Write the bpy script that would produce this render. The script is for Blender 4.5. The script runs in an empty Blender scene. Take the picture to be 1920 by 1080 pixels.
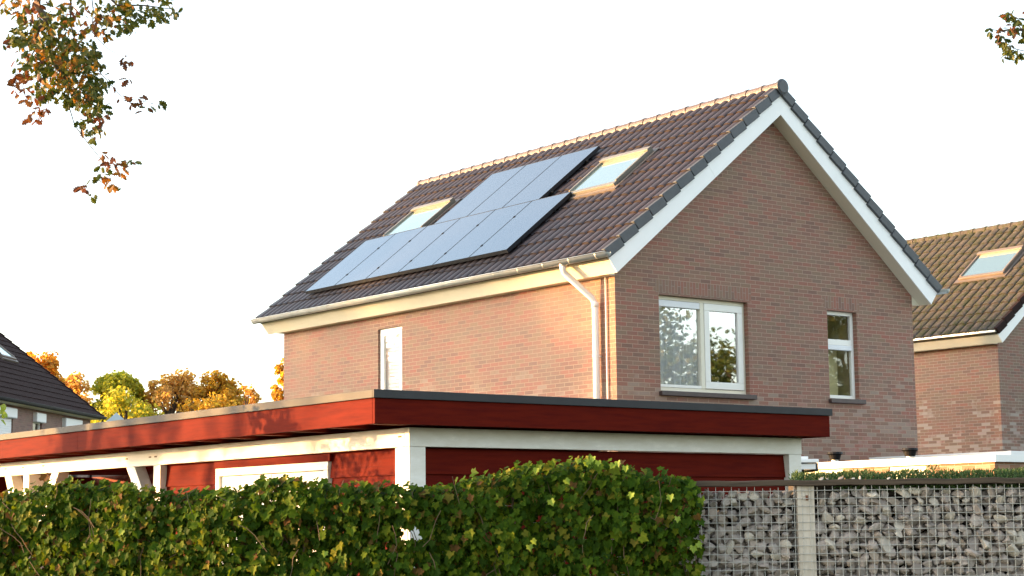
import bpy, bmesh, math, random
from mathutils import Vector, Matrix
R = math.radians
sc = bpy.context.scene
col = sc.collection

# ------------------------------------------------------------------ camera
F_PX, PITCH, ROLL, CAM_H = 3355.55, 0.1315, 0.0122, 1.549
cp_, sp_ = math.cos(PITCH), math.sin(PITCH)
c_, s_ = math.cos(ROLL), math.sin(ROLL)
fwd = Vector((0, cp_, sp_)); up0 = Vector((0, -sp_, cp_)); r0 = Vector((1, 0, 0))
rgt = r0*c_ - up0*s_
upv = r0*s_ + up0*c_
cam_d = bpy.data.cameras.new("camera"); cam = bpy.data.objects.new("camera", cam_d); col.objects.link(cam)
m3 = Matrix((rgt, upv, -fwd)).transposed()
cam.matrix_world = Matrix.Translation((0, 0, CAM_H)) @ m3.to_4x4()
cam_d.sensor_width = 36; cam_d.lens = F_PX/1920*36
cam_d.clip_start = 0.1; cam_d.clip_end = 3000
sc.camera = cam

# ------------------------------------------------------------------ sun and sky
SUN_EL = R(4.3)
sun_h = Vector((-0.997, 0.068, 0)).normalized()          # towards the sun, on the ground plan
sun_v = Vector((sun_h.x*math.cos(SUN_EL), sun_h.y*math.cos(SUN_EL), math.sin(SUN_EL)))
ld = bpy.data.lights.new("sun", 'SUN'); ld.energy = 3.6; ld.angle = R(0.6); ld.color = (0.93, 0.49, 0.16)
lo = bpy.data.objects.new("sun", ld); col.objects.link(lo)
lo.rotation_euler = sun_v.to_track_quat('Z', 'Y').to_euler()
w = bpy.data.worlds.new("World"); sc.world = w; w.use_nodes = True
nt = w.node_tree; nt.nodes.clear()
sky = nt.nodes.new('ShaderNodeTexSky'); sky.sky_type = 'NISHITA'; sky.sun_disc = False
sky.sun_elevation = SUN_EL + R(4); sky.sun_rotation = math.atan2(sun_h.x, sun_h.y)
sky.dust_density = 2.0; sky.ozone_density = 1.0; sky.air_density = 1.0
hs = nt.nodes.new('ShaderNodeHueSaturation'); hs.inputs['Saturation'].default_value = 0.60
bg = nt.nodes.new('ShaderNodeBackground'); bg.inputs['Strength'].default_value = 0.15
wo = nt.nodes.new('ShaderNodeOutputWorld')
nt.links.new(sky.outputs[0], hs.inputs['Color']); nt.links.new(hs.outputs[0], bg.inputs[0]); nt.links.new(bg.outputs[0], wo.inputs[0])
sc.view_settings.view_transform = 'Standard'; sc.view_settings.look = 'None'
sc.view_settings.exposure = 2.45; sc.view_settings.gamma = 1.0; sc.view_settings.use_curve_mapping = False

# ------------------------------------------------------------------ helpers
def at(px, py, Y):
    """world point seen at photograph pixel (px,py) at distance Y"""
    X = px-960; Yp = py-540
    xx = X*c_ - Yp*s_; yy = X*s_ + Yp*c_
    u = xx/F_PX; v = -yy/F_PX
    d = Vector((u, cp_-v*sp_, sp_+v*cp_))
    return Vector((0, 0, CAM_H)) + d*(Y/d.y)

class MB:
    def __init__(s): s.v = []; s.f = []; s.m = []
    def add(s, vs, fs, mi=0):
        n = len(s.v); s.v.extend([tuple(a) for a in vs])
        for f in fs: s.f.append(tuple(i+n for i in f)); s.m.append(mi)
    def box(s, a, b, mi=0):
        x0, y0, z0 = a; x1, y1, z1 = b
        if x0 > x1: x0, x1 = x1, x0
        if y0 > y1: y0, y1 = y1, y0
        if z0 > z1: z0, z1 = z1, z0
        s.add([(x0,y0,z0),(x1,y0,z0),(x1,y1,z0),(x0,y1,z0),(x0,y0,z1),(x1,y0,z1),(x1,y1,z1),(x0,y1,z1)],
              [(0,3,2,1),(4,5,6,7),(0,1,5,4),(1,2,6,5),(2,3,7,6),(3,0,4,7)], mi)
    def obox(s, O, A, B, C, mi=0):
        """box from corner O with edge vectors A,B,C"""
        O = Vector(O); A = Vector(A); B = Vector(B); C = Vector(C)
        if A.cross(B).dot(C) < 0: A, B = B, A
        vs = [O, O+A, O+A+B, O+B, O+C, O+A+C, O+A+B+C, O+B+C]
        s.add(vs, [(0,3,2,1),(4,5,6,7),(0,1,5,4),(1,2,6,5),(2,3,7,6),(3,0,4,7)], mi)
    def prism(s, poly, A, B, O, D, mi=0):
        """poly of (a,b) in the plane O+a*A+b*B, extruded by D"""
        O = Vector(O); A = Vector(A); B = Vector(B); D = Vector(D); n = len(poly)
        lo_ = [O+A*a+B*b for a, b in poly]; hi = [q+D for q in lo_]
        fs = [tuple(range(n))[::-1], tuple(range(n, 2*n))] + [(i, (i+1) % n, n+(i+1) % n, n+i) for i in range(n)]
        s.add(lo_+hi, fs, mi)
    def tube(s, pts, rad, n=8, mi=0, cap=True):
        pts = [Vector(p) for p in pts]; base = len(s.v); rr = rad if isinstance(rad, (list, tuple)) else [rad]*len(pts)
        for i, p in enumerate(pts):
            t = (pts[min(i+1, len(pts)-1)]-pts[max(i-1, 0)])
            if t.length < 1e-9: t = Vector((0, 0, 1))
            t.normalize(); a = t.cross(Vector((0.31, 0.17, 0.93)))
            if a.length < 0.05: a = t.cross(Vector((1, 0, 0)))
            a.normalize(); b = t.cross(a)
            for k in range(n):
                q = p + (a*math.cos(2*math.pi*k/n)+b*math.sin(2*math.pi*k/n))*rr[i]; s.v.append(tuple(q))
        for i in range(len(pts)-1):
            for k in range(n):
                s.f.append((base+i*n+k, base+i*n+(k+1) % n, base+(i+1)*n+(k+1) % n, base+(i+1)*n+k)); s.m.append(mi)
        if cap:
            s.f.append(tuple(base+k for k in range(n))[::-1]); s.m.append(mi)
            e = base+(len(pts)-1)*n; s.f.append(tuple(e+k for k in range(n))); s.m.append(mi)
    def build(s, name, mats, parent=None, smooth=False, bevel=0):
        me = bpy.data.meshes.new(name); me.from_pydata(s.v, [], s.f); 
        if not isinstance(mats, (list, tuple)): mats = [mats]
        for m in mats: me.materials.append(m)
        me.polygons.foreach_set('material_index', s.m)
        if smooth: me.polygons.foreach_set('use_smooth', [True]*len(me.polygons))
        me.update()
        o = bpy.data.objects.new(name, me); col.objects.link(o)
        if parent: o.parent = parent
        if bevel:
            b = o.modifiers.new('bevel', 'BEVEL'); b.width = bevel; b.segments = 2; b.limit_method = 'ANGLE'
        return o

def box_obj(name, a, b, mat, parent=None, bevel=0):
    m = MB(); m.box(a, b); return m.build(name, mat, parent, bevel=bevel)
def empty(name, loc, rz=0):
    o = bpy.data.objects.new(name, None); o.location = loc; o.rotation_euler = (0, 0, rz); o.empty_display_size = .2
    col.objects.link(o); return o
def tag(o, label=None, cat=None, group=None, kind=None):
    if label: o['label'] = label
    if cat: o['category'] = cat
    if group: o['group'] = group
    if kind: o['kind'] = kind
    return o

# ------------------------------------------------------------------ materials
def nodes(name):
    m = bpy.data.materials.new(name); m.use_nodes = True
    t = m.node_tree; b = t.nodes['Principled BSDF']; return m, t, b
def setin(b, **k):
    for n, v in k.items():
        n = n.replace('_', ' ')
        if n in b.inputs: b.inputs[n].default_value = v
def N(t, typ, **k):
    n = t.nodes.new(typ)
    for a, v in k.items(): setattr(n, a, v)
    return n
def L(t, a, b): t.links.new(a, b)
def ramp(t, stops, interp='LINEAR'):
    n = t.nodes.new('ShaderNodeValToRGB'); n.color_ramp.interpolation = interp
    e = n.color_ramp.elements
    while len(e) > 1: e.remove(e[-1])
    e[0].position = stops[0][0]; e[0].color = (*stops[0][1], 1)
    for p, c in stops[1:]:
        x = e.new(p); x.color = (*c, 1)
    return n
def objco(t): return N(t, 'ShaderNodeTexCoord').outputs['Object']
def math_(t, op, a, b=None, clamp=False):
    n = N(t, 'ShaderNodeMath', operation=op); n.use_clamp = clamp
    for i, x in enumerate((a, b)):
        if x is None: continue
        if isinstance(x, (int, float)): n.inputs[i].default_value = x
        else: L(t, x, n.inputs[i])
    return n.outputs[0]
def noise(t, vec, scale, detail=4, rough=.5, scl=None):
    n = N(t, 'ShaderNodeTexNoise'); n.inputs['Scale'].default_value = scale; n.inputs['Detail'].default_value = detail
    n.inputs['Roughness'].default_value = rough
    if scl:
        mp = N(t, 'ShaderNodeMapping'); mp.inputs['Scale'].default_value = scl; L(t, vec, mp.inputs[0]); vec = mp.outputs[0]
    L(t, vec, n.inputs['Vector']); return n.outputs['Fac']
def mixc(t, fac, a, b, mode='MIX'):
    n = N(t, 'ShaderNodeMix', data_type='RGBA', blend_type=mode)
    if isinstance(fac, (int, float)): n.inputs[0].default_value = fac
    else: L(t, fac, n.inputs[0])
    for i, x in ((6, a), (7, b)):
        if isinstance(x, tuple): n.inputs[i].default_value = (*x, 1)
        else: L(t, x, n.inputs[i])
    return n.outputs[2]
def bump(t, b, h, strength=.3, dist=.01):
    n = N(t, 'ShaderNodeBump'); n.inputs['Strength'].default_value = strength; n.inputs['Distance'].default_value = dist
    L(t, h, n.inputs['Height']); L(t, n.outputs[0], b.inputs['Normal'])

def mat_plain(name, c, rough=.5, metal=0, var=.12, scale=6, bumpy=0.0, scl=None, spec=.5, coat=0):
    m, t, b = nodes(name); v = objco(t)
    n = noise(t, v, scale, 5, .6, scl)
    r = ramp(t, [(.25, tuple(x*(1-var) for x in c)), (.75, tuple(min(1, x*(1+var)) for x in c))])
    L(t, n, r.inputs[0]); L(t, r.outputs[0], b.inputs['Base Color'])
    setin(b, Roughness=rough, Metallic=metal); b.inputs['Specular IOR Level'].default_value = spec
    b.inputs['Coat Weight'].default_value = coat
    if bumpy: bump(t, b, noise(t, v, scale*6, 4, .6, scl), bumpy, .004)
    return m

def mat_brick(name, cols, mortar, course=.0725, length=.25, zlo=3.2, zhi=4.4, fleck=.15, seed=0.0, soldier=False):
    m, t, b = nodes(name)
    tc = N(t, 'ShaderNodeTexCoord'); sep = N(t, 'ShaderNodeSeparateXYZ'); L(t, tc.outputs['Object'], sep.inputs[0])
    ns = N(t, 'ShaderNodeSeparateXYZ'); L(t, tc.outputs['Normal'], ns.inputs[0])
    ax = math_(t, 'GREATER_THAN', math_(t, 'ABSOLUTE', ns.outputs[0]), .6)
    mx = N(t, 'ShaderNodeMix', data_type='FLOAT'); L(t, ax, mx.inputs[0]); L(t, sep.outputs[0], mx.inputs[2]); L(t, sep.outputs[1], mx.inputs[3])
    cb = N(t, 'ShaderNodeCombineXYZ')
    hor = math_(t, 'ADD', mx.outputs[0], seed)
    if soldier: L(t, sep.outputs[2], cb.inputs[0]); L(t, hor, cb.inputs[1])
    else: L(t, hor, cb.inputs[0]); L(t, sep.outputs[2], cb.inputs[1])
    def bt(c1, c2, mo, ms=.011):
        k = N(t, 'ShaderNodeTexBrick'); k.offset = .5; L(t, cb.outputs[0], k.inputs['Vector'])
        k.inputs['Color1'].default_value = (c1, c1, c1, 1); k.inputs['Color2'].default_value = (c2, c2, c2, 1); k.inputs['Mortar'].default_value = (mo, mo, mo, 1)
        k.inputs['Scale'].default_value = 1; k.inputs['Brick Width'].default_value = length; k.inputs['Row Height'].default_value = course
        k.inputs['Mortar Size'].default_value = ms*.5; k.inputs['Mortar Smooth'].default_value = .25; k.inputs['Bias'].default_value = 0
        return k
    k = bt(0, 1, .5)
    n = len(cols); rp = ramp(t, [((i+.5)/n, c) for i, c in enumerate(cols)]); L(t, k.outputs['Color'], rp.inputs[0])
    v = tc.outputs['Object']
    big = noise(t, v, .55, 3, .6)
    c1 = mixc(t, big, rp.outputs[0], (cols[0][0]*1.25, cols[0][1]*1.1, cols[0][2]), 'MIX')
    fm = N(t, 'ShaderNodeMath', operation='MULTIPLY'); 
    c2 = mixc(t, math_(t, 'MULTIPLY', math_(t, 'SUBTRACT', noise(t, v, 1.3, 4, .65, (1, 1, 2.2)), .42, True), 3.0, True), rp.outputs[0], (.235, .165, .115))
    fine = noise(t, v, 60, 3, .7)
    c3 = mixc(t, math_(t, 'MULTIPLY', fine, .35), c2, (.07, .05, .045))
    # salt bloom on single bricks, lower courses
    kv = k.outputs['Color']
    zz = N(t, 'ShaderNodeMapRange'); L(t, sep.outputs[2], zz.inputs[0]); zz.inputs[1].default_value = zhi; zz.inputs[2].default_value = zlo
    nn = noise(t, v, 1.1, 3, .7)
    wob = math_(t, 'ADD', math_(t, 'MULTIPLY', kv, .75), math_(t, 'MULTIPLY', noise(t, v, 1.6, 3, .75), .75))
    zz.clamp = True
    mask = math_(t, 'MULTIPLY', math_(t, 'SUBTRACT', math_(t, 'ADD', wob, math_(t, 'MULTIPLY', zz.outputs[0], .28)), 1.05), 9.0, True)
    mask = math_(t, 'MULTIPLY', mask, math_(t, 'GREATER_THAN', zz.outputs[0], .001))
    mask = math_(t, 'MULTIPLY', mask, math_(t, 'SUBTRACT', 1.0, k.outputs['Fac']))
    c4 = mixc(t, math_(t, 'MULTIPLY', mask, fleck), c3, (.55, .50, .46))
    c5 = mixc(t, k.outputs['Fac'], c4, mortar)
    L(t, c5, b.inputs['Base Color']); setin(b, Roughness=.78)
    inv = math_(t, 'SUBTRACT', 1.0, k.outputs['Fac'])
    bump(t, b, math_(t, 'ADD', inv, math_(t, 'MULTIPLY', fine, .4)), .8, .006)
    return m

def mat_leaf(name, stops, trans=.35, rough=.45, spec=.4, dk=.5):
    m, t, b = nodes(name)
    g = N(t, 'ShaderNodeNewGeometry'); r = ramp(t, stops); L(t, g.outputs['Random Per Island'], r.inputs[0])
    v = objco(t); n = noise(t, v, 22, 3, .6)
    c = mixc(t, math_(t, 'MULTIPLY', n, dk), r.outputs[0], tuple(x*.45 for x in stops[0][1]))
    L(t, c, b.inputs['Base Color']); setin(b, Roughness=rough); b.inputs['Specular IOR Level'].default_value = spec
    tr = N(t, 'ShaderNodeBsdfTranslucent'); L(t, mixc(t, 1.0, c, (1.0, .9, .45), 'MULTIPLY'), tr.inputs[0])
    mx = N(t, 'ShaderNodeMixShader'); mx.inputs[0].default_value = trans
    L(t, b.outputs[0], mx.inputs[1]); L(t, tr.outputs[0], mx.inputs[2]); L(t, mx.outputs[0], t.nodes['Material Output'].inputs[0])
    return m

def mat_glass(name, tint=(.03, .035, .04), base=.12, see=.8):
    """window pane: mirror reflection by angle over a see-through pane"""
    m, t, b = nodes(name); t.nodes.remove(b)
    gl = N(t, 'ShaderNodeBsdfGlossy'); gl.inputs['Roughness'].default_value = .015; gl.inputs[0].default_value = (.95, .97, 1, 1)
    tr = N(t, 'ShaderNodeBsdfTransparent'); tr.inputs[0].default_value = (see, see, see, 1)
    lw = N(t, 'ShaderNodeFresnel'); lw.inputs[0].default_value = 1.6
    gb = N(t, 'ShaderNodeNewGeometry')
    f = math_(t, 'MULTIPLY', math_(t, 'MULTIPLY', math_(t, 'ADD', lw.outputs[0], base), 1.15, True), math_(t, 'SUBTRACT', 1.0, gb.outputs['Backfacing']))
    nz = noise(t, objco(t), 1.3, 2, .5); bp = N(t, 'ShaderNodeBump'); bp.inputs['Strength'].default_value = .05; bp.inputs['Distance'].default_value = .02
    L(t, nz, bp.inputs['Height']); L(t, bp.outputs[0], gl.inputs['Normal'])
    mx = N(t, 'ShaderNodeMixShader'); L(t, f, mx.inputs[0]); L(t, tr.outputs[0], mx.inputs[1]); L(t, gl.outputs[0], mx.inputs[2])
    L(t, mx.outputs[0], t.nodes['Material Output'].inputs[0]); return m

def mat_tile(name, cols, rough=.5, moss=0, spec=.5):
    m, t, b = nodes(name); v = objco(t); b.inputs['Specular IOR Level'].default_value = spec
    n = noise(t, v, 7, 4, .7); r = ramp(t, [(.3+.4*i/(len(cols)-1), c) for i, c in enumerate(cols)]); L(t, n, r.inputs[0])
    c = r.outputs[0]
    if moss:
        mn = noise(t, v, 5, 5, .75); mn2 = noise(t, v, 26, 3, .7)
        k = math_(t, 'MULTIPLY', math_(t, 'GREATER_THAN', math_(t, 'ADD', mn, mn2), 1.04), moss)
        c = mixc(t, k, c, (.045, .052, .018))
        k2 = math_(t, 'GREATER_THAN', noise(t, v, 40, 2, .5), .70)
        c = mixc(t, math_(t, 'MULTIPLY', k2, .6), c, (.42, .38, .30))
    L(t, c, b.inputs['Base Color']); setin(b, Roughness=rough)
    bump(t, b, noise(t, v, 70, 3, .6), .25, .004)
    return m

def mat_wood(name, c, c2, rough=.45, grain=(1, 1, 14), sc_=3, coat=0, knots=True, spec=.4):
    m, t, b = nodes(name); v = objco(t); b.inputs['Specular IOR Level'].default_value = spec
    n = noise(t, v, sc_, 6, .65, grain)
    r = ramp(t, [(.3, c2), (.55, c), (.8, tuple(min(1, x*1.2) for x in c))]); L(t, n, r.inputs[0])
    col_ = r.outputs[0]
    if knots:
        vo = N(t, 'ShaderNodeTexVoronoi'); vo.inputs['Scale'].default_value = 1.7; L(t, v, vo.inputs['Vector'])
        kk = N(t, 'ShaderNodeMapRange'); L(t, vo.outputs['Distance'], kk.inputs[0]); kk.inputs[1].default_value = .07; kk.inputs[2].default_value = .03
        col_ = mixc(t, math_(t, 'MULTIPLY', kk.outputs[0], .6), col_, tuple(x*.35 for x in c2))
    L(t, col_, b.inputs['Base Color']); setin(b, Roughness=rough); b.inputs['Coat Weight'].default_value = coat
    bump(t, b, n, .25, .004); return m

M = {}
BR = [(.22, .115, .083), (.30, .125, .088), (.33, .135, .09), (.26, .145, .10), (.345, .118, .08), (.30, .16, .108), (.27, .16, .10)]
M['brick'] = mat_brick('brick', BR, (.385, .27, .20))
M['soldier'] = mat_brick('soldier_brick', BR, (.30, .23, .185), soldier=True)
M['brick_nb'] = mat_brick('brick_neighbour', [(a*1.0, b*1.12, c*1.2) for a, b, c in BR], (.36, .28, .22), zlo=3.4, zhi=4.5, fleck=.4, seed=3.3)
M['brick_orange'] = mat_brick('brick_orange', [(.30, .13, .06), (.36, .15, .07)], (.36, .27, .2), seed=1.1)
M['tile'] = mat_tile('roof_tile', [(.018, .014, .016), (.029, .020, .021), (.046, .027, .024)], .45)
M['tile_grey'] = mat_tile('grey_verge_tile', [(.045, .050, .058), (.062, .067, .076)], .5)
M['tile_ridge'] = mat_tile('ridge_tile', [(.075, .055, .05), (.12, .09, .078)], .45)
M['tile_moss'] = mat_tile('mossy_tile', [(.048, .042, .038), (.080, .068, .060), (.112, .096, .084)], .85, moss=.85, spec=.15)
M['tile_dark'] = mat_tile('dark_tile', [(.024, .014, .013), (.04, .024, .022)], .85, spec=.08)
M['white'] = mat_plain('white_board', (.87, .87, .86), .4, var=.03, scale=2)
M['cream'] = mat_plain('cream_paint', (.72, .68, .55), .4, var=.04, scale=3)
M['creamwood'] = mat_wood('cream_painted_wood', (.82, .80, .74), (.74, .71, .63), .5, (1, .15, 3), 4, knots=False)
M['plastic'] = mat_plain('white_window_frame', (.80, .79, .74), .3, var=.02, scale=3)
M['zinc'] = mat_plain('zinc', (.42, .44, .43), .42, .55, .15, 3, spec=.5)
M['pipe'] = mat_plain('pipe_paint', (.80, .74, .70), .4, var=.05, scale=4)
M['sill'] = mat_tile('sill_tile', [(.045, .03, .03), (.07, .045, .042)], .45)
M['black'] = mat_plain('black_plastic', (.008, .008, .009), .5, var=.2, spec=.2)
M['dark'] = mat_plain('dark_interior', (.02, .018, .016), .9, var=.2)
M['room'] = mat_plain('room_wall', (.30, .24, .17), .9, var=.2, scale=1.5)
M['room2'] = mat_plain('olive_room_wall', (.62, .56, .30), .9, var=.15, scale=1.5)
M['curtain'] = mat_plain('net_curtain', (.60, .64, .66), .8, var=.06)
M['glass'] = mat_glass('window_glass', base=.24, see=.95)
M['glassB'] = mat_glass('side_window_glass', base=.02, see=.95)
M['blind'] = mat_plain('white_blind', (.82, .82, .80), .7, var=.02)
M['redwood'] = mat_wood('red_stained_boards', (.108, .009, .004), (.072, .005, .004), .62, (1, 1, 12), 2.5, coat=.0, spec=.03)
M['reddeck'] = mat_wood('red_stained_joist', (.16, .012, .007), (.09, .008, .006), .6, (1, 1, 8), 3, spec=.15)
M['trim'] = mat_plain('roof_edge_trim', (.036, .037, .040), .6, .0, .15, 5, spec=.25)
M['bitumen'] = mat_plain('bitumen', (.03, .03, .03), .9)
M['rail'] = mat_wood('weathered_rail', (.085, .06, .04), (.035, .026, .018), .85, (.6, 6, 14), 5)
M['post_c'] = mat_wood('pale_post', (.56, .50, .42), (.38, .33, .26), .8, (6, 6, 1), 4)
M['wire'] = mat_plain('galvanised_wire', (.48, .47, .43), .6, .2, .1)
M['shutter'] = mat_plain('white_roller_shutter', (.72, .74, .76), .4, var=.02)
M['barkd'] = mat_wood('bark', (.075, .058, .042), (.03, .024, .018), .95, (1, 1, 1), 9, knots=False)

def mat_panel():
    m, t, b = nodes('solar_cells'); t.nodes.remove(b)
    gl = N(t, 'ShaderNodeBsdfGlossy'); gl.inputs['Roughness'].default_value = .06; gl.inputs[0].default_value = (.80, .92, 1, 1)
    d = N(t, 'ShaderNodeBsdfPrincipled'); d.inputs['Base Color'].default_value = (.012, .016, .03, 1); d.inputs['Roughness'].default_value = .5
    f = N(t, 'ShaderNodeFresnel'); f.inputs[0].default_value = 4.2
    mx = N(t, 'ShaderNodeMixShader'); L(t, f.outputs[0], mx.inputs[0]); L(t, d.outputs[0], mx.inputs[1]); L(t, gl.outputs[0], mx.inputs[2])
    L(t, mx.outputs[0], t.nodes['Material Output'].inputs[0]); return m
M['cells'] = mat_panel()
def mat_skylight():
    m, t, b = nodes('roof_window_glass'); t.nodes.remove(b)
    gl = N(t, 'ShaderNodeBsdfGlossy'); gl.inputs['Roughness'].default_value = .02; gl.inputs[0].default_value = (.88, 1, 1, 1)
    d = N(t, 'ShaderNodeBsdfPrincipled'); d.inputs['Base Color'].default_value = (.10, .16, .16, 1); d.inputs['Roughness'].default_value = .4
    f = N(t, 'ShaderNodeFresnel'); f.inputs[0].default_value = 2.4
    k = math_(t, 'ADD', math_(t, 'MULTIPLY', f.outputs[0], 1.2), .15, True)
    mx = N(t, 'ShaderNodeMixShader'); L(t, k, mx.inputs[0]); L(t, d.outputs[0], mx.inputs[1]); L(t, gl.outputs[0], mx.inputs[2])
    L(t, mx.outputs[0], t.nodes['Material Output'].inputs[0]); return m
M['skyglass'] = mat_skylight()
M['ivy'] = mat_leaf('ivy_leaf', [(0, (.028, .065, .005)), (.35, (.055, .12, .007)), (.7, (.095, .165, .009)), (.86, (.16, .21, .012)), (.94, (.26, .24, .03)), (.965, (.17, .10, .03)), (1, (.14, .06, .02))], .45, .6, .10)
M['ivy_new'] = mat_leaf('young_ivy_leaf', [(0, (.20, .30, .02)), (1, (.30, .42, .03))], .4, .45)
M['stem'] = mat_plain('brown_stem', (.13, .085, .05), .9, var=.3)

# ------------------------------------------------------------------ ground
g = MB(); g.add([(-1500, -800, 0), (1500, -800, 0), (1500, 2200, 0), (-1500, 2200, 0)], [(0, 1, 2, 3)])
mg, tg, bgd = nodes('grass_ground'); vv = objco(tg)
rg = ramp(tg, [(.35, (.035, .055, .015)), (.65, (.07, .09, .03))]); L(tg, noise(tg, vv, .7, 8, .7), rg.inputs[0]); L(tg, rg.outputs[0], bgd.inputs['Base Color']); setin(bgd, Roughness=.95)
tag(g.build('ground', mg), kind='structure')
mpv = mat_brick('paving_clinker', [(.075, .055, .05), (.12, .09, .078)], (.10, .09, .08), course=.1, length=.2)
pv = MB(); pv.box((-14, -4, .0), (14, 3.2, .04)); tag(pv.build('pavement', M['room']), kind='structure')
mp = bpy.data.objects['pavement']; mp.data.materials[0] = mat_plain('grey_paving', (.22, .21, .20), .9, var=.2, scale=3, bumpy=.3)

# ------------------------------------------------------------------ house builder (local x = along the gable, y = along the long wall)
def tiled(mb, O, A, LA, S, LS, Nn, ncol, nrow, amp=.045, lift=.024, seg=8, phase=0.0, side=1):
    """rows of roll tiles on the plane O + a*A + s*S; side=+-1 orders faces"""
    A = Vector(A); S = Vector(S); Nn = Vector(Nn); O = Vector(O)
    prof = []
    for i in range(ncol*seg+1):
        f = (i % seg)/seg
        h = amp*math.sqrt(max(0, 1-(2*abs(f-.5))**2.2)) if f else 0
        prof.append((i/(ncol*seg)*LA, h))
    e = LS/nrow; n = len(prof); rnd = random.Random(5)
    for r in range(nrow):
        s0 = r*e; s1 = (r+1)*e
        top = []; bot = []; but = []
        jit = [rnd.uniform(-.004, .004) for _ in range(ncol+1)]
        for i, (a, h) in enumerate(prof):
            j = jit[min(i//seg, ncol)]
            top.append(O+A*a+S*s0+Nn*(h))
            bot.append(O+A*a+S*(s1+.012+j)+Nn*(h+lift+j))
            but.append(O+A*a+S*(s1+.004+j)+Nn*(h*.75-.004))
        base = len(mb.v); mb.v.extend([tuple(q) for q in top+bot+but])
        for i in range(n-1):
            for k in range(2):
                f = (base+k*n+i, base+k*n+i+1, base+(k+1)*n+i+1, base+(k+1)*n+i)
                mb.f.append(f if side > 0 else f[::-1]); mb.m.append(0)

def wall_with_holes(mb, P, A, a0, a1, z0, z1, holes, depth, inward):
    """wall rectangle in plane P + a*A + z*Z with holes [(a0,a1,z0,z1)], with reveals going `inward`"""
    P = Vector(P); A = Vector(A); Z = Vector((0, 0, 1)); I = Vector(inward)*depth
    xs = sorted({a0, a1, *[h[0] for h in holes], *[h[1] for h in holes]}); zs = sorted({z0, z1, *[h[2] for h in holes], *[h[3] for h in holes]})
    for i in range(len(xs)-1):
        for j in range(len(zs)-1):
            cx = (xs[i]+xs[i+1])/2; cz = (zs[j]+zs[j+1])/2
            if any(h[0] < cx < h[1] and h[2] < cz < h[3] for h in holes): continue
            mb.add([P+A*xs[i]+Z*zs[j], P+A*xs[i+1]+Z*zs[j], P+A*xs[i+1]+Z*zs[j+1], P+A*xs[i]+Z*zs[j+1]], [(0, 1, 2, 3)])
    for (h0, h1, k0, k1) in holes:
        c = [P+A*h0+Z*k0, P+A*h1+Z*k0, P+A*h1+Z*k1, P+A*h0+Z*k1]
        for i in range(4):
            q, r = c[i], c[(i+1) % 4]; mb.add([q, r, r+I, q+I], [(0, 1, 2, 3)])

def frame_rect(mb, O, A, D, a0, a1, z0, z1, wd, dep, mi=0):
    """rectangular frame, D = inward direction"""
    O = Vector(O); A = Vector(A); D = Vector(D); Z = Vector((0, 0, 1))
    mb.obox(O+A*a0+Z*z0, A*(a1-a0), D*dep, Z*wd, mi); mb.obox(O+A*a0+Z*(z1-wd), A*(a1-a0), D*dep, Z*wd, mi)
    mb.obox(O+A*a0+Z*(z0+wd), A*wd, D*dep, Z*(z1-z0-2*wd), mi); mb.obox(O+A*(a1-wd)+Z*(z0+wd), A*wd, D*dep, Z*(z1-z0-2*wd), mi)

def roof_window(par, W2, sl, zb, v0, v1, s0, s1, side=-1, frame_mat=None, label=None):
    """side=-1: slope falling to -x"""
    Sd = Vector((side*math.cos(sl), 0, -math.sin(sl))); Nn = Vector((side*math.sin(sl), 0, math.cos(sl))); O = Vector((W2, 0, zb))
    rw = empty('roof_window', (0, 0, 0)); rw.parent = par
    fl = MB(); fl.obox(O+Sd*(s0-.09)+Vector((0, v0-.09, 0))+Nn*.05, Sd*(s1-s0+.2), Vector((0, v1-v0+.18, 0)), Nn*.065)
    fl.build('flashing', M['flash'], rw)
    fr = MB(); b = .055; h0 = .115; hh = .075
    fr.obox(O+Sd*s0+Vector((0, v0, 0))+Nn*h0, Sd*.13, Vector((0, v1-v0, 0)), Nn*(hh+.03))
    fr.obox(O+Sd*(s1-.1)+Vector((0, v0, 0))+Nn*h0, Sd*.1, Vector((0, v1-v0, 0)), Nn*(hh-.02))
    fr.obox(O+Sd*(s0+.13)+Vector((0, v0, 0))+Nn*h0, Sd*(s1-s0-.23), Vector((0, b, 0)), Nn*hh)
    fr.obox(O+Sd*(s0+.13)+Vector((0, v1-b, 0))+Nn*h0, Sd*(s1-s0-.23), Vector((0, b, 0)), Nn*hh)
    fr.build('frame', frame_mat or M['rwframe'], rw, bevel=.008)
    gl = MB(); gl.obox(O+Sd*(s0+.13)+Vector((0, v0+b, 0))+Nn*h0, Sd*(s1-s0-.23), Vector((0, v1-v0-2*b, 0)), Nn*(hh-.035))
    gl.build('pane', M['skyglass'], rw)
    if label: rw['label'] = label
    return rw
M['flash'] = mat_plain('grey_flashing', (.16, .13, .11), .5, .3, .2, 4)
M['rwframe'] = mat_plain('roof_window_frame', (.20, .19, .16), .35, .3, .1, 4)
M['rwframe_dark'] = mat_plain('brown_roof_window_frame', (.20, .16, .13), .45, .3, .1, 4)

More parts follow.
